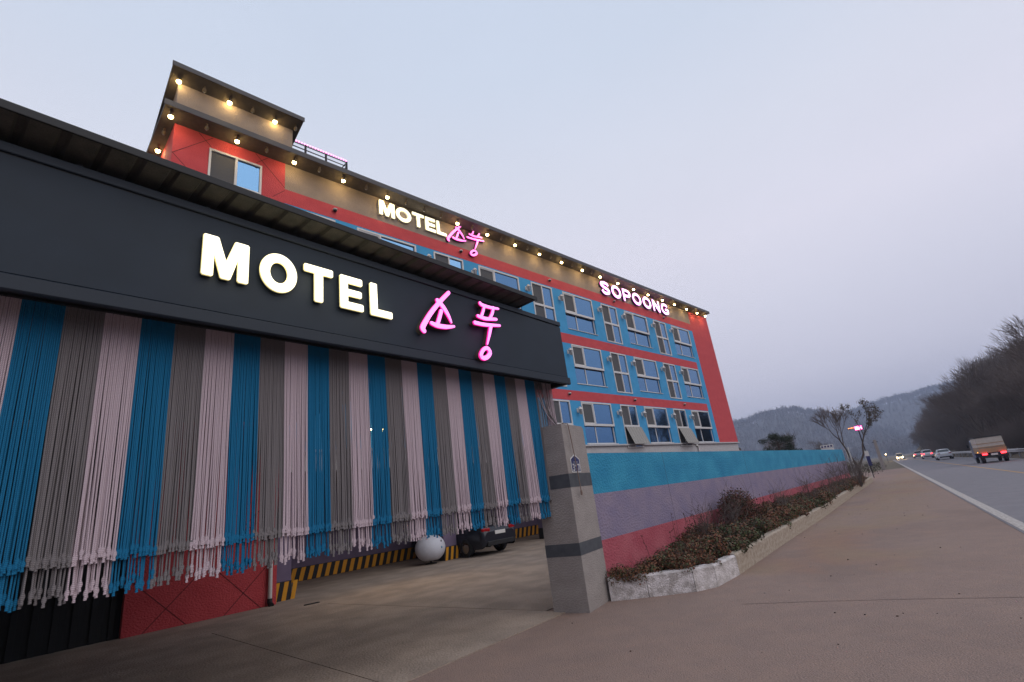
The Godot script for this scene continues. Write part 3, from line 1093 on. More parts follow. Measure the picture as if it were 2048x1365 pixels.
	for x in [0.4, 1.2, 2.0]:
		omni(ls, Vector3(x, 0.12, 0.05), srgb(255, 120, 200), 0.03, 0.03)
	# lamp bar over the yard, its glow seen through the rope curtain
	var bar := thing("yard_lamp_bar", "bar of small warm lamps on the wall behind the rope curtain", "lamp", at(FAC, 2.85, 4.36, 0.0))
	b2 = MB.new()
	b2.span(-0.25, 0.25, -0.02, 0.02, 0.33, 0.37, 0.004)
	b2.span(-0.02, 0.02, -0.02, 0.02, 0.0, 0.33, 0.004)
	part("bracket", b2, M.dark_steel, bar)
	for k in 5:
		var b := MB.new()
		b.ball(Vector3(-0.2 + k * 0.1, -0.045, 0.35), Vector3.ONE * (0.045 if k == 2 else 0.028), 10, 8)
		part("bulb", b, M.lamp_warm, bar)
	var sp := SpotLight3D.new()
	sp.light_color = srgb(255, 214, 150)
	sp.light_energy = 5.5
	sp.light_size = 0.05
	sp.spot_range = 30
	sp.spot_attenuation = 2.0
	sp.spot_angle = 46
	sp.shadow_enabled = true
	sp.transform = Transform3D(Basis.looking_at(Vector3(-0.12, -0.78, 0.72)), Vector3(0, -0.1, 0.42))
	bar.add_child(sp)
	make_signs()

# ---------------------------------------------------------------- glowing letters
func rounded(p: Array, r: float) -> PackedVector2Array:
	var q := Geometry2D.offset_polygon(PackedVector2Array(p), -r, Geometry2D.JOIN_MITER)
	if q.is_empty():
		return PackedVector2Array(p)
	var o := Geometry2D.offset_polygon(q[0], r, Geometry2D.JOIN_ROUND)
	return o[0] if not o.is_empty() else PackedVector2Array(p)

# shapes of a capital in a box w by h with stroke t: ["p", polygon] or ["s", points, widths, loop]
func capital(ch: String, w: float, h: float, t: float) -> Array:
	var V := func(x: float, y: float) -> Vector2: return Vector2(x, y)
	match ch:
		"M":
			return [["p", [V.call(0, 0), V.call(t, 0), V.call(t, h * 0.60), V.call(w * 0.5 - t * 0.42, 0), V.call(w * 0.5 + t * 0.42, 0), V.call(w - t, h * 0.60), V.call(w - t, 0), V.call(w, 0), V.call(w, h), V.call(w - t * 1.35, h), V.call(w * 0.5, h * 0.42), V.call(t * 1.35, h), V.call(0, h)]]]
		"T":
			return [["p", [V.call(w / 2 - t / 2, 0), V.call(w / 2 + t / 2, 0), V.call(w / 2 + t / 2, h - t * 0.9), V.call(w, h - t * 0.9), V.call(w, h), V.call(0, h), V.call(0, h - t * 0.9), V.call(w / 2 - t / 2, h - t * 0.9)]]]
		"E":
			return [["p", [V.call(0, 0), V.call(w, 0), V.call(w, t * 0.9), V.call(t, t * 0.9), V.call(t, h / 2 - t * 0.42), V.call(w * 0.93, h / 2 - t * 0.42), V.call(w * 0.93, h / 2 + t * 0.42), V.call(t, h / 2 + t * 0.42), V.call(t, h - t * 0.9), V.call(w * 0.97, h - t * 0.9), V.call(w * 0.97, h), V.call(0, h)]]]
		"L":
			return [["p", [V.call(0, 0), V.call(w, 0), V.call(w, t * 0.9), V.call(t, t * 0.9), V.call(t, h), V.call(0, h)]]]
		"N":
			return [["p", [V.call(0, 0), V.call(t, 0), V.call(t, h * 0.62), V.call(w - t * 1.05, 0), V.call(w, 0), V.call(w, h), V.call(w - t, h), V.call(w - t, h * 0.38), V.call(t * 1.05, h), V.call(0, h)]]]
		"O":
			return [["s", ring(w / 2, h / 2, w / 2 - t / 2, h / 2 - t / 2), [t, t, t, t, t, t, t, t, t, t, t, t], true]]
		"P":
			return [["p", [V.call(0, 0), V.call(t, 0), V.call(t, h), V.call(0, h)]], ["s", [V.call(t * 0.9, h - t * 0.46), V.call(w * 0.62, h - t * 0.48), V.call(w - t * 0.52, h - t * 0.95), V.call(w - t * 0.52, h * 0.58), V.call(w * 0.62, h * 0.46), V.call(t * 0.9, h * 0.45)], [t * 0.9, t * 0.92, t, t, t * 0.92, t * 0.9], false]]
		"S":
			return [["s", [V.call(w - t * 0.5, h * 0.74), V.call(w * 0.78, h - t * 0.62), V.call(w * 0.5, h - t * 0.48), V.call(t * 0.75, h - t * 0.85), V.call(t * 0.62, h * 0.66), V.call(w * 0.42, h * 0.53), V.call(w - t * 0.75, h * 0.41), V.call(w - t * 0.6, h * 0.22), V.call(w * 0.6, t * 0.5), V.call(w * 0.3, t * 0.55), V.call(t * 0.5, h * 0.29)], [t, t, t, t, t, t * 1.05, t, t, t, t, t], false]]
		"G":
			return [["s", [V.call(w - t * 0.6, h * 0.73), V.call(w * 0.78, h - t * 0.7), V.call(w * 0.5, h - t * 0.5), V.call(w * 0.2, h * 0.78), V.call(t * 0.5, h * 0.5), V.call(w * 0.2, h * 0.22), V.call(w * 0.5, t * 0.5), V.call(w * 0.8, t * 0.8), V.call(w - t * 0.5, h * 0.24), V.call(w - t * 0.5, h * 0.44)], [t, t, t, t, t, t, t, t, t, t], false], ["p", [V.call(w * 0.52, h * 0.36), V.call(w - t * 0.06, h * 0.36), V.call(w - t * 0.06, h * 0.53), V.call(w * 0.52, h * 0.53)]]]
	return []

func ring(cx: float, cy: float, rx: float, ry: float) -> Array:
	var o := []
	for k in 12:
		o.append(Vector2(cx + rx * cos(TAU * k / 12), cy + ry * sin(TAU * k / 12)))
	return o

func layer(shapes: Array, grow: float, z0: float, z1: float, r: float, ends := true) -> MB:
	var b := MB.new()
	var lift := 0.0
	for s in shapes:
		if s[0] == "p":
			var poly := rounded(s[1], r)
			if grow > 0:
				poly = Geometry2D.offset_polygon(poly, grow, Geometry2D.JOIN_ROUND)[0]
			b.prism(poly, z0, z1 + lift)
		else:
			var w := []
			for q in s[2]:
				w.append(q + grow * 2)
			b.stroke(s[1], w, z0, z1 + lift, ends, s[3])
		lift += 0.0012
	return b

func letter(parent: Node, shapes: Array, p: Vector3, d: float, face: Material, rim: Material, side: Material, r: float, ends := true, tint := Color.WHITE, energy := 0.0) -> void:
	var l := group_node("letter", parent, Transform3D(Basis.IDENTITY, p))
	part("can", layer(shapes, 0.0, 0.0, d - 0.022, r, ends), side, l)
	part("rim", layer(shapes, r * 0.3, d - 0.022, d - 0.006, r, ends), rim, l)
	part("face", layer(shapes, 0.0, d - 0.006, d, r, ends), face, l)
	if energy > 0:
		var c := Vector2.ZERO
		var k := 0
		for s in shapes:
			for q in s[1]:
				c += q
				k += 1
		c /= k
		omni(l, Vector3(c.x, c.y, d + 0.10), tint, energy, 0.12)

# the two handwritten syllables, laid out in metres as on the gate sign
func brush() -> Array:
	var P := func(a: Array) -> Array:
		var o := []
		for q in a:
			o.append(Vector2(q[0], q[1]))
		return o
	return [[
		["s", P.call([[-2.37, 4.49], [-2.54, 4.32], [-2.71, 4.13], [-2.82, 3.98], [-2.88, 3.88], [-2.86, 3.84]]), [0.05, 0.055, 0.06, 0.065, 0.07, 0.06], false],
		["s", P.call([[-2.59, 4.32], [-2.5, 4.25], [-2.42, 4.15], [-2.37, 4.05]]), [0.06, 0.065, 0.05, 0.02], false],
		["s", P.call([[-2.54, 4.18], [-2.58, 4.08], [-2.62, 3.99]]), [0.05, 0.05, 0.05], false],
		["s", P.call([[-2.73, 3.97], [-2.63, 3.955], [-2.48, 3.965], [-2.33, 4.0]]), [0.045, 0.06, 0.055, 0.03], false]],
		[["s", P.call([[-1.75, 4.48], [-1.71, 4.46], [-1.54, 4.46], [-1.35, 4.48]]), [0.05, 0.05, 0.045, 0.03], false],
		["s", P.call([[-1.67, 4.44], [-1.71, 4.35], [-1.75, 4.28]]), [0.04, 0.04, 0.045], false],
		["s", P.call([[-1.47, 4.47], [-1.5, 4.38], [-1.57, 4.28]]), [0.045, 0.045, 0.04], false],
		["s", P.call([[-1.83, 4.26], [-1.68, 4.25], [-1.43, 4.29]]), [0.045, 0.05, 0.04], false],
		["s", P.call([[-1.91, 4.14], [-1.7, 4.15], [-1.37, 4.2]]), [0.055, 0.05, 0.035], false],
		["s", P.call([[-1.57, 4.16], [-1.63, 4.01], [-1.7, 3.85]]), [0.055, 0.045, 0.02], false],
		["s", P.call([[-1.66, 3.73], [-1.7, 3.785], [-1.77, 3.77], [-1.84, 3.70], [-1.855, 3.645], [-1.80, 3.625], [-1.72, 3.66]]), [0.06, 0.055, 0.05, 0.055, 0.06, 0.06, 0.06], true]]]

func make_signs() -> void:
	# motel facade, MOTEL
	var sg := thing("facade_sign", "glowing white MOTEL letters high on the beige band", "sign", at(FAC, 3.45, 12.36, 0.0))
	var x := 0.0
	for q in [["M", 0.66], ["O", 0.68], ["T", 0.56], ["E", 0.5], ["L", 0.48]]:
		letter(sg, capital(q[0], q[1], 0.62, 0.145), Vector3(x, 0, 0), 0.10, M.letter, M.letter_edge, M.white, 0.02, false, srgb(255, 244, 210), 0.05)
		x += q[1] + 0.055
	# motel facade, handwriting
	sg = thing("facade_sign", "glowing pink handwritten Korean letters high on the facade", "sign", at(FAC, 6.55, 11.86, 0.0))
	var syl := brush()
	for k in 2:
		var shapes := []
		for s in syl[k]:
			var pts := []
			for p in s[1]:
				pts.append(Vector2((p.x + (2.90 if k == 0 else 1.92)) * 1.75, (p.y - 3.62) * 1.58))
			var w := []
			for a in s[2]:
				w.append(a * 1.6)
			shapes.append(["s", pts, w, s[3]])
		letter(sg, shapes, Vector3(0.0 if k == 0 else 1.1, 0, 0), 0.12, M.pink, M.pink_edge, M.panel_trim, 0.02, true, srgb(255, 110, 210), 0.05)
	# motel facade, SOPOONG
	sg = thing("facade_sign", "glowing pink and white SOPOONG letters near the far end", "sign", at(FAC, 17.3, 12.14, 0.0))
	x = 0.0
	for q in [["S", 0.84], ["O", 0.96], ["P", 0.82], ["O", 0.98], ["O", 0.98], ["N", 0.86], ["G", 0.94]]:
		letter(sg, capital(q[0], q[1], 0.80, 0.17), Vector3(x, 0, 0), 0.15, M.pink_white, M.magenta_edge, M.panel_trim, 0.04, false, srgb(255, 150, 240), 0.07)
		x += q[1] + 0.21

# ---------------------------------------------------------------- gate
func make_gate() -> void:
	var g := thing("gate_sign_beam", "long dark navy sign beam across the gateway above the ropes", "sign board", GATE)
	var b := MB.new()
	b.span(-8.4, 0.44, 3.615, 4.555, -0.5, 0.0, 0.004)
	part("panel", b, M.panel, g)
	b = MB.new()
	b.span(-8.41, 0.45, 4.57, 4.65, -0.505, 0.012, 0.006)
	part("top_trim", b, M.panel_trim, g)
	b = MB.new()
	b.span(-8.41, 0.45, 3.48, 3.60, -0.02, 0.035, 0.008)
	part("bottom_lip", b, M.panel_trim, g)
	b = MB.new()
	b.span(-8.38, 0.42, 3.49, 3.61, -0.5, -0.46)
	b.span(0.36, 0.44, 3.49, 3.61, -0.455, -0.025)
	b.span(-8.38, 0.34, 3.59, 3.613, -0.455, -0.025)
	b.span(-8.38, 0.34, 4.556, 4.569, -0.49, -0.01)
	part("inner_frame", b, M.black, g)
	# steel arms that carry the beam from the motel
	var rel := FAC.affine_inverse() * GATE
	for s in [-7.5, -4.0, -1.0]:
		var p0 := rel * Vector3(s, 4.2, -0.5)
		var d := rel.basis * Vector3(0, 0, -1)
		var len := -p0.z / d.z
		b = MB.new()
		b.span(s - 0.05, s + 0.05, 4.1, 4.3, -0.5 - len, -0.5, 0.004)
		part("arm", b, M.dark_steel, g)
	# cap roof of ribbed sheets, falling to the back
	var cr := thing("cap_roof", "ribbed metal roof over the gate sign beam and the yard", "roof", GATE)
	var tilt := Basis(Vector3.RIGHT, -0.03)
	var sheet_w := 0.98
	for k in 8:
		b = MB.new()
		var reach := -(FAC.affine_inverse() * (GATE * Vector3(-0.5 - (k + 0.5) * sheet_w, 4.6, 0.22))).z / 0.995 + 0.02
		var x0 := -0.5 - (k + 1) * sheet_w
		var prof := []
		for j in 4:
			var xa := x0 + j * 0.245
			prof.append_array([Vector2(xa, 0), Vector2(xa + 0.165, 0), Vector2(xa + 0.185, 0.035), Vector2(xa + 0.225, 0.035), Vector2(xa + 0.245, 0)])
		for j in prof.size() - 1:
			var a: Vector2 = prof[j]
			var c: Vector2 = prof[j + 1]
			if a.distance_to(c) < 0.001:
				continue
			for lay in [0.0, 0.006]:
				var q := []
				for e in [[a, 0.0], [c, 0.0], [c, reach], [a, reach]]:
					q.append(Vector3(0, 4.78, 0.22) + tilt * Vector3(e[0].x, e[0].y + lay, e[1]))
				b.quad_out(q[0], q[1], q[2], q[3], Vector3.DOWN if lay == 0.0 else Vector3.UP)
			var f0 := Vector3(0, 4.78, 0.22) + tilt * Vector3(a.x, a.y, 0)
			var f1 := Vector3(0, 4.78, 0.22) + tilt * Vector3(c.x, c.y, 0)
			b.quad_out(f0, f1, f1 + Vector3(0, 0.006, 0), f0 + Vector3(0, 0.006, 0), Vector3.BACK)
		part("roof_sheet", b, M.roof_sheet, cr)
	b = MB.new()
	b.box(Vector3(-4.42, 4.80, 0.235), Vector3(7.86, 0.075, 0.02), 0.004, tilt)
	part("front_edge", b, M.dark_steel, cr)
	for k in 9:
		b = MB.new()
		b.span(-8.2 + k * 0.95, -8.16 + k * 0.95, 4.652, 4.70, -0.4, -0.05)
		part("support", b, M.dark_steel, cr)
	# glowing lettering on the beam
	var sg := thing("gate_sign", "large glowing white MOTEL letters on the dark gate beam", "sign", at(GATE, 0, 0, 0.002))
	for q in [["M", -5.38, 0.40, 0.41, 3.93], ["O", -4.87, 0.37, 0.42, 3.925], ["T", -4.42, 0.33, 0.41, 3.92], ["E", -4.0, 0.29, 0.40, 3.92], ["L", -3.61, 0.30, 0.41, 3.915]]:
		letter(sg, capital(q[0], q[2], q[3], 0.093), Vector3(q[1], q[4], 0), 0.06, M.letter, M.letter_edge, M.panel_trim, 0.012, false, srgb(255, 244, 205), 0.032)
	sg = thing("gate_sign", "glowing pink handwritten Korean letters on the dark gate beam", "sign", at(GATE, 0, 0, 0.002))
	for s in brush():
		letter(sg, s, Vector3.ZERO, 0.10, M.pink, M.pink_edge, M.soffit, 0.012, true, srgb(255, 100, 205), 0.018)
	make_pillar()
	make_ropes()
	# the yard is closed off at its near end, out of the picture to the left
	var far := rel * Vector3(-8.55, 0, -0.5)
	var deep := -far.z / (rel.basis * Vector3(0, 0, -1)).z
	b = MB.new()
	b.span(-8.65, -8.45, 0.0, 4.56, -0.5 - deep, 0.0, 0.01)
	tag(part("yard_wall", b, M.concrete, self, GATE), "concrete wall closing the near end of the covered yard", "wall")

func make_pillar() -> void:
	var foot := [Vector2(0, 0), Vector2(0.856, -0.13), Vector2(0.77, -0.72), Vector2(-0.086, -0.59)]
	var p := thing("gate_pillar", "grey concrete gate pillar with two dark painted bands", "pillar", GATE)
	var grow := func(e: float) -> Array:
		var o := []
		var c := Vector2(0.385, -0.36)
		for q in foot:
			o.append(q + (q - c).normalized() * e)
		return o
	var b := MB.new()
	vprism(b, grow.call(0.0), 0.0, 2.76)
	part("shaft", b, M.concrete, p)
	b = MB.new()
	vprism(b, grow.call(-0.02), 2.76, 2.79)
	part("top", b, M.concrete, p)
	for y in [[1.78, 1.99], [0.78, 0.96]]:
		b = MB.new()
		vprism(b, grow.call(0.004), y[0], y[1])
		part("painted_band", b, M.dark_band, p)
	# house number plate
	var ang := atan2(0.13, 0.856)
	var face := GATE * Transform3D(Basis(Vector3.UP, ang), Vector3(0, 0, 0))
	var pl := thing("house_number_plate", "navy house number plate reading 317 on the gate pillar", "sign", face * Transform3D(Basis.IDENTITY.scaled(Vector3(1.3, 1.25, 1.0)), Vector3(0.30, 2.0, 0.003)))
	b = MB.new()
	b.prism(rounded([Vector2(-0.135, 0), Vector2(0.135, 0), Vector2(0.135, 0.175), Vector2(0, 0.235), Vector2(-0.135, 0.175)], 0.008), 0, 0.008)
	part("border", b, M.white, pl)
	b = MB.new()
	b.prism(rounded([Vector2(-0.12, 0.014), Vector2(0.12, 0.014), Vector2(0.12, 0.168), Vector2(0, 0.22), Vector2(-0.12, 0.168)], 0.006), 0.008, 0.010)
	part("field", b, M.navy, pl)
	b = MB.new()
	b.span(-0.11, 0.11, 0.112, 0.116, 0.010, 0.0115)
	b.span(-0.07, 0.07, 0.128, 0.140, 0.010, 0.0115)
	b.ball(Vector3(0, 0.172, 0.010), Vector3(0.02, 0.013, 0.0015), 12, 6)
	part("street_text", b, M.car_silver, pl)
	var sf := SystemFont.new()
	sf.font_names = PackedStringArray(["Droid Sans"])
	sf.font_weight = 700
	var dx := -0.072
	for ch in ["3", "1", "7"]:
		var tm := TextMesh.new()
		tm.text = ch
		tm.font = sf
		tm.font_size = 64
		tm.pixel_size = 0.0019
		tm.depth = 0.003
		part("digit", tm, M.white, pl, Transform3D(Basis.IDENTITY, Vector3(dx, 0.062, 0.0115)))
		dx += 0.072

func rope_shape(b: MB, top: Vector3, len: float, sway: float, phase: float, lean: Vector3) -> void:
	var pts := []
	var rad := []
	var r := 0.0064
	for k in 9:
		var t := k / 8.0
		var y := -len * t
		var w := sway * sin(t * 5.0 + phase) * t
		pts.append(top + Vector3(w, y, sway * 0.6 * cos(t * 4.0 + phase) * t) + lean * t * t)
		rad.append(r)
	var e: Vector3 = pts[8]
	# knot and frayed tail
	for q in [[0.010, 0.0075], [0.018, 0.0130], [0.032, 0.0158], [0.046, 0.0130], [0.054, 0.0078], [0.068, 0.0105], [0.080, 0.0112]]:
		pts.append(e + Vector3(0, -q[0], 0))
		rad.append(q[1])
	b.tube(pts, rad, 6, true, 40.0)

func make_ropes() -> void:
	var c := thing("rope_curtain", "striped curtain of knotted pink, blue and grey ropes hanging in the gateway", "curtain", at(GATE, 0, 3.6, -0.36))
	var b := MB.new()
	b.span(-8.3, 0.40, -0.03, -0.002, -0.05, 0.05)
	part("rail", b, M.black, c)
	var r := RandomNumberGenerator.new()
	r.seed = 77
	var variants := []
	for k in 10:
		b = MB.new()
		rope_shape(b, Vector3.ZERO, 1.86 + r.randf_range(-0.022, 0.022), 0.003 + 0.003 * r.randf(), r.randf() * TAU, Vector3.ZERO)
		variants.append(b.mesh())
	var rest := [MB.new(), MB.new(), MB.new()]
	for i in range(-7, 27):
		var col := posmod(i, 3)   # 0 blue, 1 grey, 2 pink
		var mi: int = [1, 2, 0][col]
		var s0 := -6.44 + 0.253 * i
		var sparse := i >= 25
		var clump := []
		for k in 6:
			clump.append(r.randf_range(-0.007, 0.007))
		# long ropes behind
		for k in (9 if sparse else 16):
			var s := s0 + 0.253 * (k + 0.5 + r.randf_range(-0.3, 0.3)) / (9 if sparse else 16)
			rope_shape(rest[mi], Vector3(s, -0.03, -0.022 + r.randf_range(-0.006, 0.006)), 2.10 + r.randf_range(-0.05, 0.03), 0.008, r.randf() * TAU, Vector3(clump[k % 6] * 1.6, 0, r.randf_range(-0.02, 0.02)))
		var n := 10 if sparse else 20
		for k in n:
			var s := s0 + 0.253 * (k + 0.5) / n + r.randf_range(-0.0015, 0.0015)
			var lean := Vector3(clump[k * 6 / n] + r.randf_range(-0.004, 0.004), 0, r.randf_range(-0.01, 0.012))
			if i >= -1 and i <= 13:
				var o := part("rope", variants[r.randi() % 10], M.rope[mi], c)
				o.transform = Transform3D(Basis(Vector3.BACK, lean.x / 1.9) * Basis(Vector3.RIGHT, -lean.z / 1.9), Vector3(s, -0.03, 0.012))
			else:
				rope_shape(rest[mi], Vector3(s, -0.03, 0.012), 1.86 + r.randf_range(-0.022, 0.022), 0.005, r.randf() * TAU, lean)
	# strands swept aside and tied over the pillar
	for k in 16:
		var a := Vector3(-0.05 + 0.027 * k, -0.03, r.randf_range(-0.03, 0.03))
		var e := Vector3(0.20 + r.randf_range(-0.03, 0.06), -0.80 + r.randf_range(-0.01, 0.015), 0.12 + r.randf_range(-0.03, 0.03))
		var pts := []
		var rad := []
		for j in 9:
			var t := j / 8.0
			pts.append(a.lerp(e, t) + Vector3(-0.05 * sin(t * PI) * r.randf_range(0.8, 1.1), -0.10 * sin(t * PI), 0))
			rad.append(0.0062)
		rest[2 if k % 3 else 0].tube(pts, rad, 6, true, 40.0)
	var am := ArrayMesh.new()
	for k in 3:
		var q: MB = rest[k]
		var arr := []
		arr.resize(Mesh.ARRAY_MAX)
		arr[Mesh.ARRAY_VERTEX] = q.v
		arr[Mesh.ARRAY_NORMAL] = q.n
		arr[Mesh.ARRAY_TEX_UV] = q.uv
		arr[Mesh.ARRAY_INDEX] = q.idx
		am.add_surface_from_arrays(Mesh.PRIMITIVE_TRIANGLES, arr)
		am.surface_set_material(k, M.rope[k])
	var o := MeshInstance3D.new()
	o.name = "ropes"
	o.mesh = am
	o.set_meta("kind", "stuff")
	c.add_child(o)
	# one loose cord over the pillar face
	b = MB.new()
	b.tube([Vector3(0.14, 2.80, -0.22), Vector3(0.17, 2.81, -0.06), Vector3(0.19, 2.79, 0.005), Vector3(0.21, 2.5, 0.015), Vector3(0.24, 2.15, 0.012), Vector3(0.26, 1.85, 0.010), Vector3(0.27, 1.72, 0.008), Vector3(0.27, 1.70, 0.010), Vector3(0.27, 1.665, 0.010), Vector3(0.27, 1.64, 0.010)], [0.008, 0.008, 0.008, 0.0075, 0.0075, 0.0075, 0.008, 0.017, 0.018, 0.010], 7, true, 40.0)
	tag(part("loose_cord", b, M.rope_cord, self, GATE), "single brown cord with a knot hanging down the gate pillar", "rope")

# ---------------------------------------------------------------- wall, planter and shrubs
func make_planter() -> void:
	# painted boundary wall, its far end bending away
	var w := thing("boundary_wall", "long roadside wall painted in blue, mauve and red bands", "wall", WALL)
	var path := []
	for k in 17:
		path.append(Vector2(-0.25 + 31.6 * k / 16.0, -0.1))
	for k in range(1, 6):
		var a := k / 5.0 * 1.3
		path.append(Vector2(31.35 + 1.6 * sin(a), -0.1 - 1.6 * (1 - cos(a))))
	path.append(path[path.size() - 1] + Vector2(0.3, -2.0))
	for q in [[0.0, 0.87, "wall_red"], [0.87, 1.63, "wall_purple"], [1.63, 2.34, "wall_blue"]]:
		var b := MB.new()
		var poly := []
		for p in path:
			poly.append(p)
		for k in range(path.size() - 1, -1, -1):
			var d: Vector2 = (path[min(k + 1, path.size() - 1)] - path[max(k - 1, 0)]).normalized()
			poly.append(path[k] + Vector2(d.y, -d.x) * 0.2)
		vprism(b, poly, q[0], q[1])
		part("painted_band", b, M[q[2]], w)
	for x in [3.4, 9.6, 16.2, 23.0]:
		var jb := MB.new()
		jb.span(x, x + 0.008, 0.3, 2.335, -0.1, -0.0985)
		part("wall_joint", jb, M.dark_band, w)
	# kerb of cast blocks round the bed
	var line := [Vector2(1.02, -8.80), Vector2(1.62, -8.74), Vector2(2.35, -8.70), Vector2(2.75, -8.86), Vector2(3.41, -9.64), Vector2(5.34, -12.24), Vector2(9.28, -17.45), Vector2(15.74, -26.3), Vector2(23.6, -36.9), Vector2(24.3, -38.2), Vector2(24.1, -39.2), Vector2(22.9, -40.1), Vector2(20.5, -39.6)]
	var fine := []
	for k in line.size() - 1:
		var p0: Vector2 = line[max(k - 1, 0)]
		var p3: Vector2 = line[min(k + 2, line.size() - 1)]
		var steps: int = max(1, int(round(line[k].distance_to(line[k + 1]) / 0.95)))
		for j in steps:
			fine.append(line[k].cubic_interpolate(line[k + 1], p0, p3, float(j) / steps) if steps < 3 else line[k].lerp(line[k + 1], float(j) / steps))
	fine.append(line[line.size() - 1])
	var kb := Node3D.new()
	kb.name = "kerb"
	kb.set_meta("kind", "structure")
	add_child(kb)
	for k in fine.size() - 1:
		var a: Vector2 = fine[k]
		var c: Vector2 = fine[k + 1]
		var d := (c - a).normalized()
		var da: Vector2 = (c - fine[max(k - 1, 0)]).normalized()
		var dc: Vector2 = (fine[min(k + 2, fine.size() - 1)] - a).normalized()
		var na := Vector2(da.y, -da.x)
		var nc := Vector2(dc.y, -dc.x)
		var gap := d * 0.004
		var h := 0.33 + rng.randf_range(-0.008, 0.008)
		var b := MB.new()
		var P := func(p: Vector2, y: float) -> Vector3: return Vector3(p.x, y, p.y)
		var oa := a + gap
		var oc := c - gap
		var rows := [[0.0, -0.01], [0.0, h - 0.03], [0.025, h], [0.15, h], [0.16, 0.0]]
		for j in rows.size() - 1:
			var q0: Vector3 = P.call(oa + na * rows[j][0], rows[j][1])
			var q1: Vector3 = P.call(oc + nc * rows[j][0], rows[j][1])
			var q2: Vector3 = P.call(oc + nc * rows[j + 1][0], rows[j + 1][1])
			var q3: Vector3 = P.call(oa + na * rows[j + 1][0], rows[j + 1][1])
			var out := Vector3(-na.x, 0, -na.y) if j == 0 else (Vector3(-na.x, 1, -na.y) if j == 1 else (Vector3.UP if j == 2 else Vector3(na.x, 0, na.y)))
			b.quad_out(q0, q1, q2, q3, out)
		for e in [[oa, na, -d], [oc, nc, d]]:
			b.quad_out(P.call(e[0], -0.01), P.call(e[0] + e[1] * 0.16, 0.0), P.call(e[0] + e[1] * 0.15, h), P.call(e[0] + e[1] * 0.01, h - 0.01), Vector3(e[2].x, 0, e[2].y))
		part("kerb_block", b, M.kerb_white if k < 4 else M.kerb_bare, kb)
	# soil
	var soil := []
	for p in fine:
		var q := WALL.affine_inverse() * Vector3(p.x, 0, p.y)
		soil.append(Vector2(q.x, q.z))
	var sb := MB.new()
	var outline := PackedVector2Array()
	for k in soil.size():
		var d: Vector2 = (soil[min(k + 1, soil.size() - 1)] - soil[max(k - 1, 0)]).normalized()
		outline.append(soil[k] + Vector2(d.y, -d.x) * 0.1)
	outline.append_array([Vector2(31.5, -3.0), Vector2(31.2, -0.2), Vector2(0.2, -0.2)])
	var ti := Geometry2D.triangulate_polygon(outline)
	for k in range(0, ti.size(), 3):
		var q := []
		for j in 3:
			q.append(Vector3(outline[ti[k + j]].x, 0.23, outline[ti[k + j]].y))
		sb.tri_out(q[0], q[1], q[2], Vector3.UP)
	struct("planting_soil", sb, M.soil, WALL)
	make_shrubs(soil)

func leaves(b: MB, ctr: Vector3, r: Vector3, count: int, size: float, cols: Array, rr: RandomNumberGenerator, shell := 0.45) -> void:
	for k in count:
		var d := Vector3(rr.randfn(), rr.randfn(), rr.randfn()).normalized()
		var rad := lerpf(shell, 1.05, pow(rr.randf(), 0.6))
		var p := ctr + d * r * rad
		if p.y < 0.0:
			continue
		var t := Vector3(rr.randfn(), rr.randfn(), rr.randfn()).normalized()
		var u := t.cross(d).normalized()
		var sz := size * rr.randf_range(0.6, 1.3)
		b.col = cols[rr.randi() % cols.size()] * rr.randf_range(0.7, 1.25)
		b.quad(p - u * sz * 0.4, p + t * sz * 0.5, p + u * sz * 0.4 + t * sz * 0.1, p - t * sz * 0.5)

func twigs(b: MB, base: Vector3, count: int, h: float, spread: float, rad: float, rr: RandomNumberGenerator, forks := 3) -> void:
	for k in count:
		var a := rr.randf() * TAU
		var e := base + Vector3(cos(a) * spread * rr.randf(), h * rr.randf_range(0.6, 1.15), sin(a) * spread * rr.randf())
		var m := base.lerp(e, 0.5) + Vector3(rr.randf_range(-0.1, 0.1), 0, rr.randf_range(-0.1, 0.1)) * spread
		b.tube([base, m, e], [rad, rad * 0.75, rad * 0.3], 3, false)
		for j in forks:
			var s := m.lerp(e, rr.randf())
			var f := s + Vector3(rr.randf_range(-1, 1), rr.randf_range(0.3, 1.2), rr.randf_range(-1, 1)) * h * 0.28
			b.tube([s, f], [rad * 0.5, rad * 0.2], 3, false)

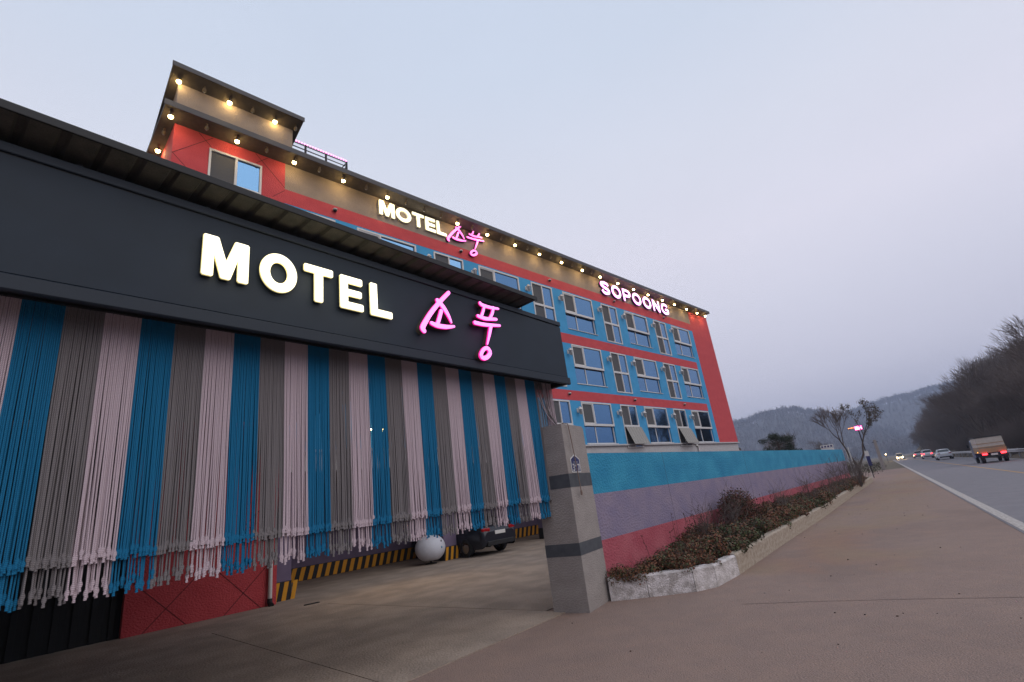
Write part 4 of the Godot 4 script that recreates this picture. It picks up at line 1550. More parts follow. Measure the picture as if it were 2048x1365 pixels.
func make_shrubs(soil: Array) -> void:
	var rr := RandomNumberGenerator.new()
	rr.seed = 404
	var autumn := [Color(0.16, 0.055, 0.03), Color(0.20, 0.08, 0.035), Color(0.13, 0.06, 0.03), Color(0.08, 0.075, 0.03), Color(0.11, 0.05, 0.032), Color(0.07, 0.075, 0.03)]
	var green := [Color(0.06, 0.07, 0.028), Color(0.08, 0.085, 0.03), Color(0.12, 0.055, 0.03), Color(0.055, 0.06, 0.028)]
	var protos := []
	for k in 5:
		var cols := autumn if k != 4 else green
		var b := MB.new()
		b.colored = true
		for j in 5:
			var c := Vector3(rr.randf_range(-0.28, 0.28), rr.randf_range(0.16, 0.34), rr.randf_range(-0.28, 0.28))
			leaves(b, c, Vector3(0.26, 0.2, 0.26) * rr.randf_range(0.8, 1.2), 420, 0.05, cols, rr, 0.2)
		var t := MB.new()
		twigs(t, Vector3(0, 0, 0), 16, 0.42, 0.5, 0.005, rr, 4)
		protos.append([b.mesh(), t.mesh()])
	var inside := func(x: float) -> float:
		for k in soil.size() - 1:
			if soil[k].x <= x and soil[k + 1].x > x:
				return lerpf(soil[k].y, soil[k + 1].y, (x - soil[k].x) / (soil[k + 1].x - soil[k].x))
		return 1.4
	var first := {}
	var names := ["low russet azalea bush in the bed below the painted wall", "low dark green bush in the bed below the painted wall"]
	var x := 0.12
	while x < 32.5:
		var edge: float = inside.call(x)
		var z := edge - (0.42 if x > 1.2 else 0.22)
		var rows := 0
		while (z > 0.12 or rows == 0) and rows < 5:
			var k := rr.randi() % 5
			var green_one := k == 4
			var sc := rr.randf_range(0.8, 1.2) * (1.0 if x > 1.6 else 0.72)
			var xf := WALL * Transform3D(Basis(Vector3.UP, rr.randf() * TAU).scaled(Vector3(sc, sc * rr.randf_range(0.7, 1.05), sc)), Vector3(x + rr.randf_range(-0.15, 0.15), 0.2, z))
			if not first.has(k):
				first[k] = thing("azalea_bush", names[1 if green_one else 0], "shrub", xf, ["russet", "dark green"][1 if green_one else 0] + " bushes in the roadside bed")
				part("foliage", protos[k][0], M.leaf, first[k])
				part("stems", protos[k][1], M.twig, first[k])
			else:
				copy(first[k], "azalea_bush", xf)
			z -= 0.55
			rows += 1
		x += 0.52 if x < 14 else 0.7
	# the one round clipped shrub
	var b := MB.new()
	b.colored = true
	for j in 9:
		var d := Vector3(rr.randfn(), rr.randfn() * 0.7, rr.randfn()).normalized() * 0.16
		leaves(b, Vector3(0, 0.42, 0) + d, Vector3(0.42, 0.36, 0.42), 620, 0.045, [Color(0.12, 0.036, 0.024), Color(0.08, 0.042, 0.024), Color(0.10, 0.032, 0.02), Color(0.06, 0.05, 0.024)], rr, 0.35)
	var t := MB.new()
	twigs(t, Vector3.ZERO, 30, 0.7, 0.45, 0.005, rr, 4)
	var rs := thing("round_shrub", "rounded dark red shrub standing above the low bushes", "shrub", WALL * Transform3D(Basis.IDENTITY.scaled(Vector3(1.0, 1.0, 1.0)), Vector3(5.85, 0.4, 0.45)))
	part("foliage", b, M.leaf, rs)
	part("stems", t, M.twig, rs)
	# thin bare saplings and dry stalks between the bushes
	var bare := MB.new()
	twigs(bare, Vector3.ZERO, 22, 1.25, 0.55, 0.007, rr, 7)
	var bm := bare.mesh()
	var sap: Node3D = null
	for q in [[3.2, 0.55, 0.75], [4.6, 0.7, 0.8], [6.3, 0.35, 0.9], [9.0, 0.8, 0.8], [12.5, 0.9, 0.9], [16.0, 1.0, 1.0], [21.0, 0.8, 1.25], [24.2, 0.8, 1.3], [25.2, 1.0, 1.3], [26.5, 0.9, 1.1]]:
		var xf := WALL * Transform3D(Basis(Vector3.UP, rr.randf() * TAU).scaled(Vector3.ONE * q[2]), Vector3(q[0], 0.2, q[1]))
		if sap == null:
			sap = thing("dry_shrub", "thin leafless shrub poking up from the bushes by the wall", "shrub", xf, "leafless shrubs in the roadside bed")
			part("stems", bm, M.twig, sap)
		else:
			copy(sap, "dry_shrub", xf)
	var weeds := MB.new()
	weeds.colored = true
	for k in 70:
		var wx := rr.randf_range(1.2, 9.5)
		var edge: float = inside.call(wx)
		var p := Vector3(wx, 0.2, rr.randf_range(0.1, maxf(0.2, edge - 0.5)))
		var h := rr.randf_range(0.5, 0.95)
		weeds.col = Color(0.07, 0.035, 0.022) * rr.randf_range(0.7, 1.3)
		var e := p + Vector3(rr.randf_range(-0.1, 0.1), h, rr.randf_range(-0.1, 0.1))
		weeds.tube([p, p.lerp(e, 0.6) + Vector3(0.01, 0, 0.01), e], [0.004, 0.004, 0.0025], 3, false)
		for j in 7:
			var q := p.lerp(e, rr.randf_range(0.5, 1.0)) + Vector3(rr.randf_range(-0.03, 0.03), 0, rr.randf_range(-0.03, 0.03))
			weeds.ball(q, Vector3(0.008, 0.014, 0.008), 4, 3)
	var wo := part("dry_weeds", weeds, M.leaf, self, WALL)
	wo.set_meta("kind", "stuff")
	tag(wo, "dry brown weed stalks among the bushes near the pillar", "weeds")

# ---------------------------------------------------------------- vehicles
func wheel(parent: Node, p: Vector3, r: float, w: float) -> void:
	var o := group_node("wheel", parent, Transform3D(Basis(Vector3.RIGHT, PI / 2), p))
	var b := MB.new()
	b.lathe([Vector2(r * 0.62, -w / 2), Vector2(r * 0.92, -w / 2), Vector2(r, -w * 0.35), Vector2(r, w * 0.35), Vector2(r * 0.92, w / 2), Vector2(r * 0.62, w / 2)], 24)
	part("tyre", b, M.rubber, o)
	b = MB.new()
	b.lathe([Vector2(0.001, -w * 0.42), Vector2(r * 0.2, -w * 0.42), Vector2(r * 0.6, -w * 0.3), Vector2(r * 0.64, -w * 0.48), Vector2(r * 0.64, w * 0.48), Vector2(r * 0.6, w * 0.3), Vector2(r * 0.2, w * 0.42), Vector2(0.001, w * 0.42)], 20)
	part("rim", b, M.alloy, o)

# x forward, y up, z to the right-hand side; rear bumper at x = 0
func car(called: String, label: String, xf: Transform3D, paint: Material, lit: bool, heads: bool, suv := 0.0) -> Node3D:
	var o := thing(called, label, "car", xf)
	var L := 4.7
	var hw := 0.9
	var tail := 1.02 + suv * 0.12
	# lower body: [x, sill, shoulder, deck, half width]
	var st := [[0.0, 0.42, 0.66, 0.78, 0.74], [0.05, 0.30, 0.72, 0.92, 0.82], [0.18, 0.24, 0.76, tail, 0.87], [0.75, 0.22, 0.80, tail + 0.02, hw], [1.4, 0.20, 0.80, 0.98, hw], [3.2, 0.20, 0.78, 0.95, hw], [3.7, 0.22, 0.74, 0.90, hw], [4.35, 0.24, 0.66, 0.80, 0.86], [4.62, 0.28, 0.56, 0.68, 0.78], [4.7, 0.36, 0.50, 0.58, 0.70]]
	var b := MB.new()
	var ringp := []
	for s in st:
		var w: float = s[4]
		ringp.append([Vector3(s[0], s[1], -w * 0.9), Vector3(s[0], lerpf(s[1], s[2], 0.45), -w), Vector3(s[0], s[2], -w * 0.985), Vector3(s[0], s[3] - 0.03, -w * 0.90), Vector3(s[0], s[3], -w * 0.78), Vector3(s[0], s[3] + 0.015, 0), Vector3(s[0], s[3], w * 0.78), Vector3(s[0], s[3] - 0.03, w * 0.90), Vector3(s[0], s[2], w * 0.985), Vector3(s[0], lerpf(s[1], s[2], 0.45), w), Vector3(s[0], s[1], w * 0.9)])
	smooth_loft(b, ringp, true)
	part("body", b, paint, o)
	# cabin: glass house with pillars and roof
	var roof := 1.44 + suv * 0.22
	var rb := 0.55 - suv * 0.4
	var rt := 1.25 - suv * 0.75
	var g := [[rb, 1.0, 0.74], [rt, roof - 0.05, 0.60], [2.75, roof - 0.05, 0.60], [3.55, 0.93, 0.74]]
	b = MB.new()
	for s in [-1.0, 1.0]:
		b.quad_out(Vector3(g[0][0], g[0][1], s * g[0][2]), Vector3(g[3][0], g[3][1], s * g[3][2]), Vector3(g[2][0], g[2][1], s * g[2][2]), Vector3(g[1][0], g[1][1], s * g[1][2]), Vector3(0, 0.3, s))
	for e in [[0, 1, -1.0], [3, 2, 1.0]]:
		var p: Array = g[e[0]]
		var q: Array = g[e[1]]
		b.quad_out(Vector3(p[0], p[1], -p[2]), Vector3(p[0], p[1], p[2]), Vector3(q[0], q[1], q[2]), Vector3(q[0], q[1], -q[2]), Vector3(e[2], 0.4, 0))
	part("window", b, M.dark_glass, o)
	b = MB.new()
	var rr := []
	for q in [[rt - 0.06, -0.07, 0.60], [rt + 0.2, -0.02, 0.615], [2.1, 0.01, 0.62], [2.65, -0.02, 0.615], [2.83, -0.07, 0.60]]:
		rr.append([Vector3(q[0], roof + q[1] - 0.05, -q[2] - 0.015), Vector3(q[0], roof + q[1], -q[2] * 0.93), Vector3(q[0], roof + q[1] + 0.025, 0), Vector3(q[0], roof + q[1], q[2] * 0.93), Vector3(q[0], roof + q[1] - 0.05, q[2] + 0.015)])
	smooth_loft(b, rr, true)
	for s in [-1.0, 1.0]:
		for e in [[g[0], g[1], 0.05], [g[3], g[2], 0.03]]:
			b.tube([Vector3(e[0][0], e[0][1] - 0.02, s * e[0][2]), Vector3(e[1][0], e[1][1], s * e[1][2])], [0.045, e[2]], 6)
		b.tube([Vector3(2.0, 0.95, s * 0.752), Vector3(2.0, roof - 0.05, s * 0.612)], [0.03, 0.03], 6)
	part("roof", b, paint, o)
	for s in [-1.0, 1.0]:
		b = MB.new()
		b.box(Vector3(0.07, 0.86, s * 0.63), Vector3(0.12, 0.13, 0.34), 0.03, Basis(Vector3.UP, s * 0.2))
		part("tail_lamp", b, M.tail if lit else M.tail_off, o)
		b = MB.new()
		b.box(Vector3(4.56, 0.64, s * 0.60), Vector3(0.14, 0.12, 0.3), 0.03, Basis(Vector3.UP, -s * 0.35))
		part("headlamp", b, M.head if heads else M.alloy, o)
		b = MB.new()
		b.box(Vector3(3.2, 1.0, s * 0.95), Vector3(0.12, 0.12, 0.18), 0.03)
		part("mirror", b, paint, o)
		for x in [0.95, 3.75]:
			wheel(o, Vector3(x, 0.32, s * 0.80), 0.32, 0.22)
	b = MB.new()
	b.box(Vector3(-0.005, 0.74, 0), Vector3(0.02, 0.12, 0.5), 0.004)
	part("number_plate", b, M.white, o)
	b = MB.new()
	b.box(Vector3(0.02, 0.40, 0), Vector3(0.1, 0.16, 1.3), 0.02)
	b.tube([Vector3(-0.03, 0.33, -0.55), Vector3(0.2, 0.33, -0.55)], [0.045, 0.045], 10)
	part("bumper", b, M.black, o)
	return o

func smooth_loft(b: MB, rings: Array, ends: bool) -> void:
	var n: int = rings[0].size()
	var first := b.v.size()
	for i in rings.size():
		for k in n:
			var du: Vector3 = rings[i][min(k + 1, n - 1)] - rings[i][max(k - 1, 0)]
			var dv: Vector3 = rings[min(i + 1, rings.size() - 1)][k] - rings[max(i - 1, 0)][k]
			var nn := dv.cross(du).normalized()
			var c := Vector3.ZERO
			for p in rings[i]:
				c += p
			c /= n
			if nn.dot(rings[i][k] - c) < 0:
				nn = -nn
			b.vert(rings[i][k], nn)
	for i in rings.size() - 1:
		for k in n - 1:
			var a := first + i * n + k
			b.idx.append_array([a, a + n, a + 1, a + 1, a + n, a + n + 1])
	if ends:
		for e in [0, rings.size() - 1]:
			var c := Vector3.ZERO
			for p in rings[e]:
				c += p
			c /= n
			for k in n:
				b.tri_out(c, rings[e][k], rings[e][(k + 1) % n], Vector3(-1 if e == 0 else 1, 0, 0))

func make_vehicles() -> void:
	# dark saloon parked nose-in below the motel
	car("parked_car", "dark saloon parked nose first under the motel", FAC * Transform3D(Basis(Vector3.UP, PI / 2), Vector3(7.95, 0.012, -0.15)), M.car_dark, false, false)
	var away := func(s: float, off: float) -> Transform3D: return ROAD * Transform3D(Basis.IDENTITY, Vector3(s, 0.006, off))
	car("saloon_car", "white saloon driving away behind the boxy truck", away.call(81.0, 5.3), M.car_white, false, false)
	car("estate_car", "white estate car with lit red tail lamps driving away", away.call(115.0, 5.3), M.car_white, true, false, 1.0)
	car("hatchback_car", "silver car with lit tail lamps, farthest of the departing queue", away.call(146.0, 5.2), M.car_silver, true, false, 1.0)
	var on := car("oncoming_car", "oncoming car with blazing headlamps at the end of the road", ROAD * Transform3D(Basis(Vector3.UP, PI), Vector3(160.0, 0.006, 1.7)), M.car_silver, false, true, 1.0)
	for s in [-0.6, 0.6]:
		omni(on, Vector3(4.75, 0.64, s), srgb(255, 214, 150), 12.0, 0.1)
	make_truck(away.call(42.6, 5.5))
	make_ball()

func make_truck(xf: Transform3D) -> void:
	var o := thing("box_truck", "small beige box truck with glowing tail lamps on the road", "truck", xf)
	var b := MB.new()
	b.span(0.1, 4.9, 0.45, 0.62, -0.38, 0.38)
	b.span(0.0, 0.1, 0.42, 0.60, -0.8, 0.8, 0.01)
	part("chassis", b, M.black, o)
	b = MB.new()
	b.span(0.05, 3.0, 0.80, 1.18, -0.85, 0.85, 0.02)
	part("cargo_bed", b, M.truck_rail, o)
	b = MB.new()
	b.span(0.07, 2.98, 1.185, 2.02, -0.83, 0.83, 0.04)
	part("cargo_box", b, M.truck_box, o)
	for y in [1.24, 1.52]:
		b = MB.new()
		b.span(0.055, 2.99, y, y + 0.05, -0.845, -0.832)
		b.span(0.055, 2.99, y, y + 0.05, 0.832, 0.845)
		b.span(0.05, 0.068, y, y + 0.05, -0.83, 0.83)
		part("rail", b, M.truck_rail, o)
	b = MB.new()
	b.span(0.02, 3.03, 2.022, 2.10, -0.88, 0.88, 0.02)
	part("tarp", b, M.black, o)
	# cab
	b = MB.new()
	var rings := []
	for q in [[3.1, 0.5, 1.92, 0.82], [3.2, 0.45, 1.98, 0.84], [4.2, 0.42, 1.98, 0.84], [4.55, 0.40, 1.75, 0.83], [4.85, 0.38, 1.15, 0.82], [4.9, 0.42, 0.9, 0.78]]:
		rings.append([Vector3(q[0], q[1], -q[3]), Vector3(q[0], 1.1 if q[2] > 1.15 else q[2] - 0.1, -q[3]), Vector3(q[0], q[2] - 0.06, -q[3] * 0.92), Vector3(q[0], q[2], 0), Vector3(q[0], q[2] - 0.06, q[3] * 0.92), Vector3(q[0], 1.1 if q[2] > 1.15 else q[2] - 0.1, q[3]), Vector3(q[0], q[1], q[3])])
	smooth_loft(b, rings, true)
	part("cab", b, M.truck_blue, o)
	for s in [-1.0, 1.0]:
		b = MB.new()
		b.quad_out(Vector3(3.35, 1.12, s * 0.85), Vector3(4.5, 1.12, s * 0.85), Vector3(4.3, 1.78, s * 0.80), Vector3(3.35, 1.8, s * 0.80), Vector3(0, 0, s))
		part("side_window", b, M.dark_glass, o)
		b = MB.new()
		b.box(Vector3(0.0, 0.72, s * 0.57), Vector3(0.05, 0.12, 0.32), 0.015)
		part("tail_lamp", b, M.tail, o)
		b = MB.new()
		b.box(Vector3(0.9, 1.24 - 0.35, -0.87 * s), Vector3(0.18, 0.05, 0.02), 0.005)
		part("side_lamp", b, M.amber, o)
		b = MB.new()
		b.box(Vector3(4.2, 1.45, s * 1.0), Vector3(0.06, 0.26, 0.14), 0.02)
		part("mirror", b, M.black, o)
		wheel(o, Vector3(0.95, 0.30, s * 0.70), 0.30, 0.26)
		wheel(o, Vector3(3.9, 0.32, s * 0.72), 0.32, 0.2)
	b = MB.new()
	b.box(Vector3(-0.01, 0.66, 0), Vector3(0.02, 0.14, 0.42), 0.004)
	part("number_plate", b, M.amber if false else M.white, o)
	for s in [-0.66, 0.66]:
		omni(o, Vector3(-0.15, 0.72, s), srgb(255, 40, 40), 0.03, 0.06)

func make_ball() -> void:
	var o := thing("ball_ornament", "round white ball ornament with a blue bow beside the striped column", "ornament", at(FAC, 5.85, 0.012, -1.55, 0.75))
	var b := MB.new()
	var prof := []
	for k in 15:
		var a := lerpf(-1.05, PI / 2, k / 14.0)
		prof.append(Vector2(maxf(cos(a) * 0.53, 0.001), 0.52 + sin(a) * 0.46))
	prof.push_front(Vector2(0.001, 0.12))
	b.lathe(prof, 28)
	part("ball", b, tri(grain(61, srgb(196, 198, 210), srgb(216, 218, 226), 0.05, 0.3, 0.06), 0.4, 0.55, bump(62, 0.06, 10.0), 0.8), o)
	b = MB.new()
	b.lathe([Vector2(0.001, 0.0), Vector2(0.2, 0.0), Vector2(0.2, 0.03), Vector2(0.03, 0.04), Vector2(0.03, 0.14)], 16)
	part("stand", b, M.dark_steel, o)
	for s in [-1.0, 1.0]:
		b = MB.new()
		b.prism(PackedVector2Array([Vector2(0, -0.03), Vector2(s * 0.2, -0.10), Vector2(s * 0.22, 0.12), Vector2(0, 0.03)]), -0.05, 0.05, Transform3D(Basis(Vector3.RIGHT, -0.5), Vector3(0, 1.0, 0.1)))
		part("bow_loop", b, M.wall_blue, o)
	b = MB.new()
	b.ball(Vector3(0, 1.0, 0.1), Vector3(0.05, 0.05, 0.06), 10, 8)
	part("bow_knot", b, M.white, o)
	b = MB.new()
	b.ball(Vector3(-0.2, 0.72, 0.44), Vector3(0.035, 0.035, 0.02), 10, 8)
	part("dot", b, M.black, o)
	b = MB.new()
	b.ball(Vector3(-0.26, 0.52, 0.46), Vector3(0.035, 0.04, 0.02), 10, 8)
	part("dot", b, M.wall_blue, o)

# ---------------------------------------------------------------- trees
# bare tree with its limbs in one mesh and its fine wood in another
func grow(trunk: MB, crown: MB, p: Vector3, d: Vector3, len: float, rad: float, depth: int, rr: RandomNumberGenerator, opt: Dictionary) -> void:
	var b := trunk if depth >= opt.top - 1 else crown
	var mid := p + d * len * 0.5 + Vector3(rr.randfn(), rr.randfn() * 0.3, rr.randfn()) * len * 0.05
	var e := p + d * len + Vector3(0, opt.lift * len, 0)
	b.tube([p, mid, e], [rad, rad * 0.82, rad * 0.62], 6 if depth >= opt.top - 1 else 3, false)
	if opt.has("tips") and depth <= 3:
		opt.tips.append(e)
		opt.tips.append(mid)
	if depth <= 0:
		return
	var kids: int = opt.kids + (1 if rr.randf() < 0.5 else 0)
	for k in kids:
		var a := TAU * (k + rr.randf() * 0.8) / kids
		var side := d.cross(Vector3.RIGHT if absf(d.x) < 0.8 else Vector3.FORWARD).normalized().rotated(d, a)
		var nd: Vector3 = (d + side * opt.spread * rr.randf_range(0.6, 1.3) + Vector3(0, opt.up, 0)).normalized()
		var start := mid.lerp(e, rr.randf_range(0.1, 1.0)) if k > 0 else e
		grow(trunk, crown, start, nd, len * rr.randf_range(0.62, 0.86), maxf(rad * 0.58, opt.thin), depth - 1, rr, opt)

func bare_tree(seed_: int, height: float, stems: int, opt: Dictionary) -> Array:
	var rr := RandomNumberGenerator.new()
	rr.seed = seed_
	var t := MB.new()
	var c := MB.new()
	for k in stems:
		var a := TAU * (k + rr.randf()) / stems
		var lean := (0.32 if stems > 1 else 0.05)
		grow(t, c, Vector3(cos(a), 0, sin(a)) * (0.12 if stems > 1 else 0.0), Vector3(cos(a) * lean, 1, sin(a) * lean).normalized(), height * 0.30, height * (0.014 if stems > 1 else 0.02), opt.top, rr, opt)
	return [t.mesh(), c.mesh()]

func make_far_end() -> void:
	var rr := RandomNumberGenerator.new()
	rr.seed = 9
	# two-stemmed street tree at the end of the bed, one stem still in leaf
	var tr := thing("street_tree", "slender forked tree at the end of the bed, half of it still in leaf", "tree", Transform3D(Basis.IDENTITY, WALL * Vector3(33.6, 0.2, 0.3)))
	var t := MB.new()
	var c := MB.new()
	var o1 := {"top": 5, "kids": 3, "spread": 0.40, "up": 0.2, "lift": 0.05, "thin": 0.010}
	var toleft := (GATE.basis * Vector3(-1, 0, 0)).normalized()
	var view_left := Vector3(-0.84, 0, -0.54)
	t.tube([Vector3(0, 0, 0), Vector3(-0.1, 0.9, 0), view_left * 0.35 + Vector3(0, 1.7, 0)], [0.12, 0.10, 0.085], 8, false)
	grow(t, c, view_left * 0.35 + Vector3(0, 1.7, 0), (view_left * 0.28 + Vector3.UP).normalized(), 1.15, 0.06, 5, rr, o1)
	var tips := []
	var o2 := {"top": 4, "kids": 2, "spread": 0.5, "up": 0.12, "lift": 0.03, "thin": 0.012, "tips": tips}
	t.tube([Vector3(-0.06, 0.9, 0), -view_left * 0.45 + Vector3(0, 1.7, 0)], [0.07, 0.06], 8, false)
	grow(t, c, -view_left * 0.45 + Vector3(0, 1.7, 0), (-view_left * 0.3 + Vector3.UP).normalized(), 1.2, 0.055, 4, rr, o2)
	part("trunk", t, M.bark, tr)
	part("branches", c, M.twig, tr)
	var lf := MB.new()
	lf.colored = true
	for p in tips:
		if rr.randf() < 0.5:
			leaves(lf, p, Vector3(0.2, 0.17, 0.2), 16, 0.085, [Color(0.05, 0.055, 0.025), Color(0.07, 0.05, 0.025), Color(0.09, 0.05, 0.03)], rr, 0.1)
	part("crown", lf, M.leaf, tr)
	# dark evergreen behind the wall
	var ev := thing("evergreen_tree", "dense dark evergreen tree rising behind the painted wall", "tree", Transform3D(Basis.IDENTITY, Vector3(24.0, -0.05, -49.5)))
	t = MB.new()
	t.tube([Vector3.ZERO, Vector3(0.1, 2.4, 0), Vector3(0, 4.2, 0)], [0.2, 0.16, 0.08], 8, false)
	lf = MB.new()
	lf.colored = true
	var dark := [Color(0.022, 0.032, 0.016), Color(0.03, 0.04, 0.02), Color(0.018, 0.026, 0.014)]
	for k in 26:
		var a := rr.randf() * TAU
		var h := rr.randf_range(2.2, 4.75)
		var reach := 1.75 * sqrt(maxf(0.05, 1.0 - pow((h - 3.1) / 1.9, 2))) * rr.randf_range(0.45, 1.0)
		var p := Vector3(cos(a) * reach, h, sin(a) * reach)
		t.tube([Vector3(0, h - 0.5, 0), p], [0.04, 0.015], 4, false)
		leaves(lf, p, Vector3(0.55, 0.34, 0.55), 300, 0.10, dark, rr, 0.1)
	part("trunk", t, M.bark, ev)
	part("crown", lf, M.leaf, ev)
	# thin pines and bare trees farther back
	var pn := thing("young_pine", "thin sparse young pine beside the dark evergreen", "tree", Transform3D(Basis.IDENTITY, Vector3(22.5, -0.05, -59)))
	t = MB.new()
	t.tube([Vector3.ZERO, Vector3(0, 4.7, 0)], [0.09, 0.02], 6, false)
	lf = MB.new()
	lf.colored = true
	for k in 22:
		var h := 1.6 + 0.14 * k
		var a := k * 2.4
		var e := Vector3(cos(a), 0.12, sin(a)) * (1.25 * (1.0 - (h - 1.6) / 3.6)) + Vector3(0, h, 0)
		t.tube([Vector3(0, h, 0), e], [0.02, 0.008], 3, false)
		leaves(lf, Vector3(0, h, 0).lerp(e, 0.8), Vector3(0.22, 0.08, 0.22), 16, 0.09, dark, rr, 0.1)
	part("trunk", t, M.bark, pn)
	part("crown", lf, M.leaf, pn)
	var bt := bare_tree(31, 8.5, 1, {"top": 5, "kids": 3, "spread": 0.42, "up": 0.15, "lift": 0.03, "thin": 0.016})
	var src: Node3D = null
	for q in [[47.0, -98.0, 1.0], [52.0, -104.0, 1.1], [57.0, -101.0, 0.8], [38.0, -112.0, 0.8], [29.0, -110.0, 0.7], [62.0, -128.0, 1.0], [44.0, -140.0, 0.9]]:
		var xf := Transform3D(Basis(Vector3.UP, q[0]).scaled(Vector3.ONE * q[2]), Vector3(q[0], -0.06, q[1]))
		if src == null:
			src = thing("bare_tree", "pale bare tree far behind the painted wall", "tree", xf, "bare trees far behind the wall")
			part("trunk", bt[0], M.bark, src)
			part("crown", bt[1], M.twig, src)
		else:
			copy(src, "bare_tree", xf)
	# roadside bits beyond the bed
	var put := func(x: float, y: float, z: float, turn := 0.0) -> Transform3D: return Transform3D(Basis(Vector3.UP, turn), Vector3(x, y, z))
	var b := MB.new()
	for q in [[22.35, -36.74, 3.25, 0.035, "slim white pole just past the end of the painted wall"], [21.45, -34.95, 2.5, 0.05, "thick white pole against the forked tree"]]:
		b = MB.new()
		b.tube([Vector3(0, 0, 0), Vector3(0, q[2], 0)], [q[3], q[3] * 0.8], 10)
		tag(part("pole", b, M.white, self, put.call(q[0], -0.05, q[1])), q[4], "pole")
	var up := thing("utility_pole", "grey concrete utility pole beyond the banners", "pole", put.call(41.65, -0.05, -62.4))
	b = MB.new()
	b.tube([Vector3.ZERO, Vector3(0, 3.6, 0)], [0.2, 0.16], 10)
	part("shaft", b, M.concrete, up)
	b = MB.new()
	b.span(-0.3, 0.3, 3.3, 3.38, -0.05, 0.05)
	part("crossarm", b, M.dark_steel, up)
	# pink lit board with a row of bulbs
	var ps := thing("lit_board", "small pink lit sign board with a row of orange bulbs, seen through the tree", "sign", put.call(37.9, -0.05, -58.8, -0.55))
	b = MB.new()
	b.tube([Vector3(0.0, 0, 0), Vector3(0.0, 5.3, 0)], [0.06, 0.06], 8)
	b.tube([Vector3(-1.0, 5.02, 0), Vector3(0.3, 5.02, 0)], [0.03, 0.03], 6)
	part("post", b, M.dark_steel, ps)
	b = MB.new()
	b.box(Vector3(0.05, 5.0, 0.06), Vector3(0.66, 0.36, 0.08), 0.02)
	part("panel", b, M.pink_white, ps)
	b = MB.new()
	for q in [[0, 0.2, 0.72, 0.04], [0, -0.2, 0.72, 0.04], [-0.35, 0, 0.04, 0.36], [0.35, 0, 0.04, 0.36]]:
		b.box(Vector3(0.05 + q[0], 5.0 + q[1], 0.06), Vector3(q[2], q[3], 0.11), 0.01)
	part("neon_border", b, M.pink_edge, ps)
	for k in 4:
		b = MB.new()
		b.ball(Vector3(-0.42 - k * 0.15, 5.1, 0.05), Vector3.ONE * 0.035, 8, 6)
		part("bulb", b, M.orange_lamp, ps)
	omni(ps, Vector3(0.05, 5.06, 0.3), srgb(255, 120, 220), 0.8, 0.2)
	# upright banners
	for q in [[27.1, -42.0, "blue and white upright banner behind the forked tree", 0]]:
		var bn := thing("banner_flag", q[2], "banner", put.call(q[0], -0.05, q[1], -0.5) * Transform3D(Basis.IDENTITY.scaled(Vector3(0.4, 0.62, 0.4)), Vector3.ZERO))
		b = MB.new()
		b.tube([Vector3(-0.34, 0, 0), Vector3(-0.34, 3.5, 0), Vector3(-0.2, 3.62, 0), Vector3(0.3, 3.62, 0)], [0.02, 0.02, 0.015, 0.012], 6)
		part("pole", b, M.white, bn)
		for z in [[1.7, 2.9, "navy"], [2.9, 3.55, "white"]] if q[3] == 0 else [[0.5, 2.1, "white"], [2.1, 2.8, "navy"], [2.8, 3.55, "white"]]:
			b = MB.new()
			b.span(-0.33, 0.33, z[0], z[1], -0.006, 0.006)
			part("cloth", b, M[z[2]], bn)
	var lw := MB.new()
	lw.span(0, 9, 0, 0.75, -0.1, 0.1, 0.02)
	tag(part("low_wall", lw, M.pale_concrete, self, put.call(26.5, -0.02, -47.0, 0.95)), "low pale wall past the end of the bed", "wall")
	var hb := thing("hoarding", "white lettered board above the far end of the wall", "sign", put.call(37.4, -0.05, -65.0, -0.5))
	b = MB.new()
	b.span(-0.7, 0.7, 3.1, 3.4, -0.03, 0.03, 0.01)
	b.span(-0.7, 0.7, 3.45, 3.8, -0.03, 0.03, 0.01)
	part("board", b, M.white, hb)
	b = MB.new()
	for x in [-0.6, 0.6]:
		b.tube([Vector3(x, 0, -0.05), Vector3(x, 3.75, -0.05)], [0.04, 0.04], 6)
	part("post", b, M.dark_steel, hb)
	for k in 4:
		b = MB.new()
		b.span(-0.62 + k * 0.33, -0.4 + k * 0.33, 3.51, 3.72, 0.03, 0.034)
		part("lettering", b, M.navy, hb)
	for q in [[31.2, -51.2, 2.65, "orange warning lamp on a short pole past the wall end", "orange_lamp"], [28.15, -43.7, 1.3, "low orange lamp at the foot of the banners", "orange_lamp"], [78.7, -115.8, 1.85, "small white lamp by the side road", "lamp_warm"]]:
		var ln := thing("roadside_lamp", q[3], "lamp", put.call(q[0], -0.05, q[1]))
		b = MB.new()
		b.tube([Vector3.ZERO, Vector3(0, q[2] - 0.05, 0)], [0.03, 0.03], 6)
		part("post", b, M.dark_steel, ln)
		b = MB.new()
		b.ball(Vector3(0, q[2], 0), Vector3.ONE * 0.09, 10, 8)
		part("bulb", b, M[q[4]], ln)
		omni(ln, Vector3(0, q[2], 0), srgb(255, 150, 70), 0.25, 0.08)
	# little outbuilding by the end of the motel
	var sd := thing("outbuilding", "small reddish outbuilding with a dark overhanging roof past the motel end", "building", FAC * Transform3D(Basis.IDENTITY, Vector3(32.3, 0, -1.5)))
	b = MB.new()
	b.span(0.1, 1.6, 0, 3.35, -2, 0.0, 0.02)
	part("wall", b, M.wall_red, sd)
	b = MB.new()
	b.prism(PackedVector2Array([Vector2(-0.45, 3.36), Vector2(2.1, 3.36), Vector2(2.1, 3.44), Vector2(0.85, 3.85), Vector2(-0.45, 3.44)]), -2.3, 0.35)
	part("roof", b, M.soffit, sd)
	# low greenery along the far verge
	var vg := MB.new()
	vg.colored = true
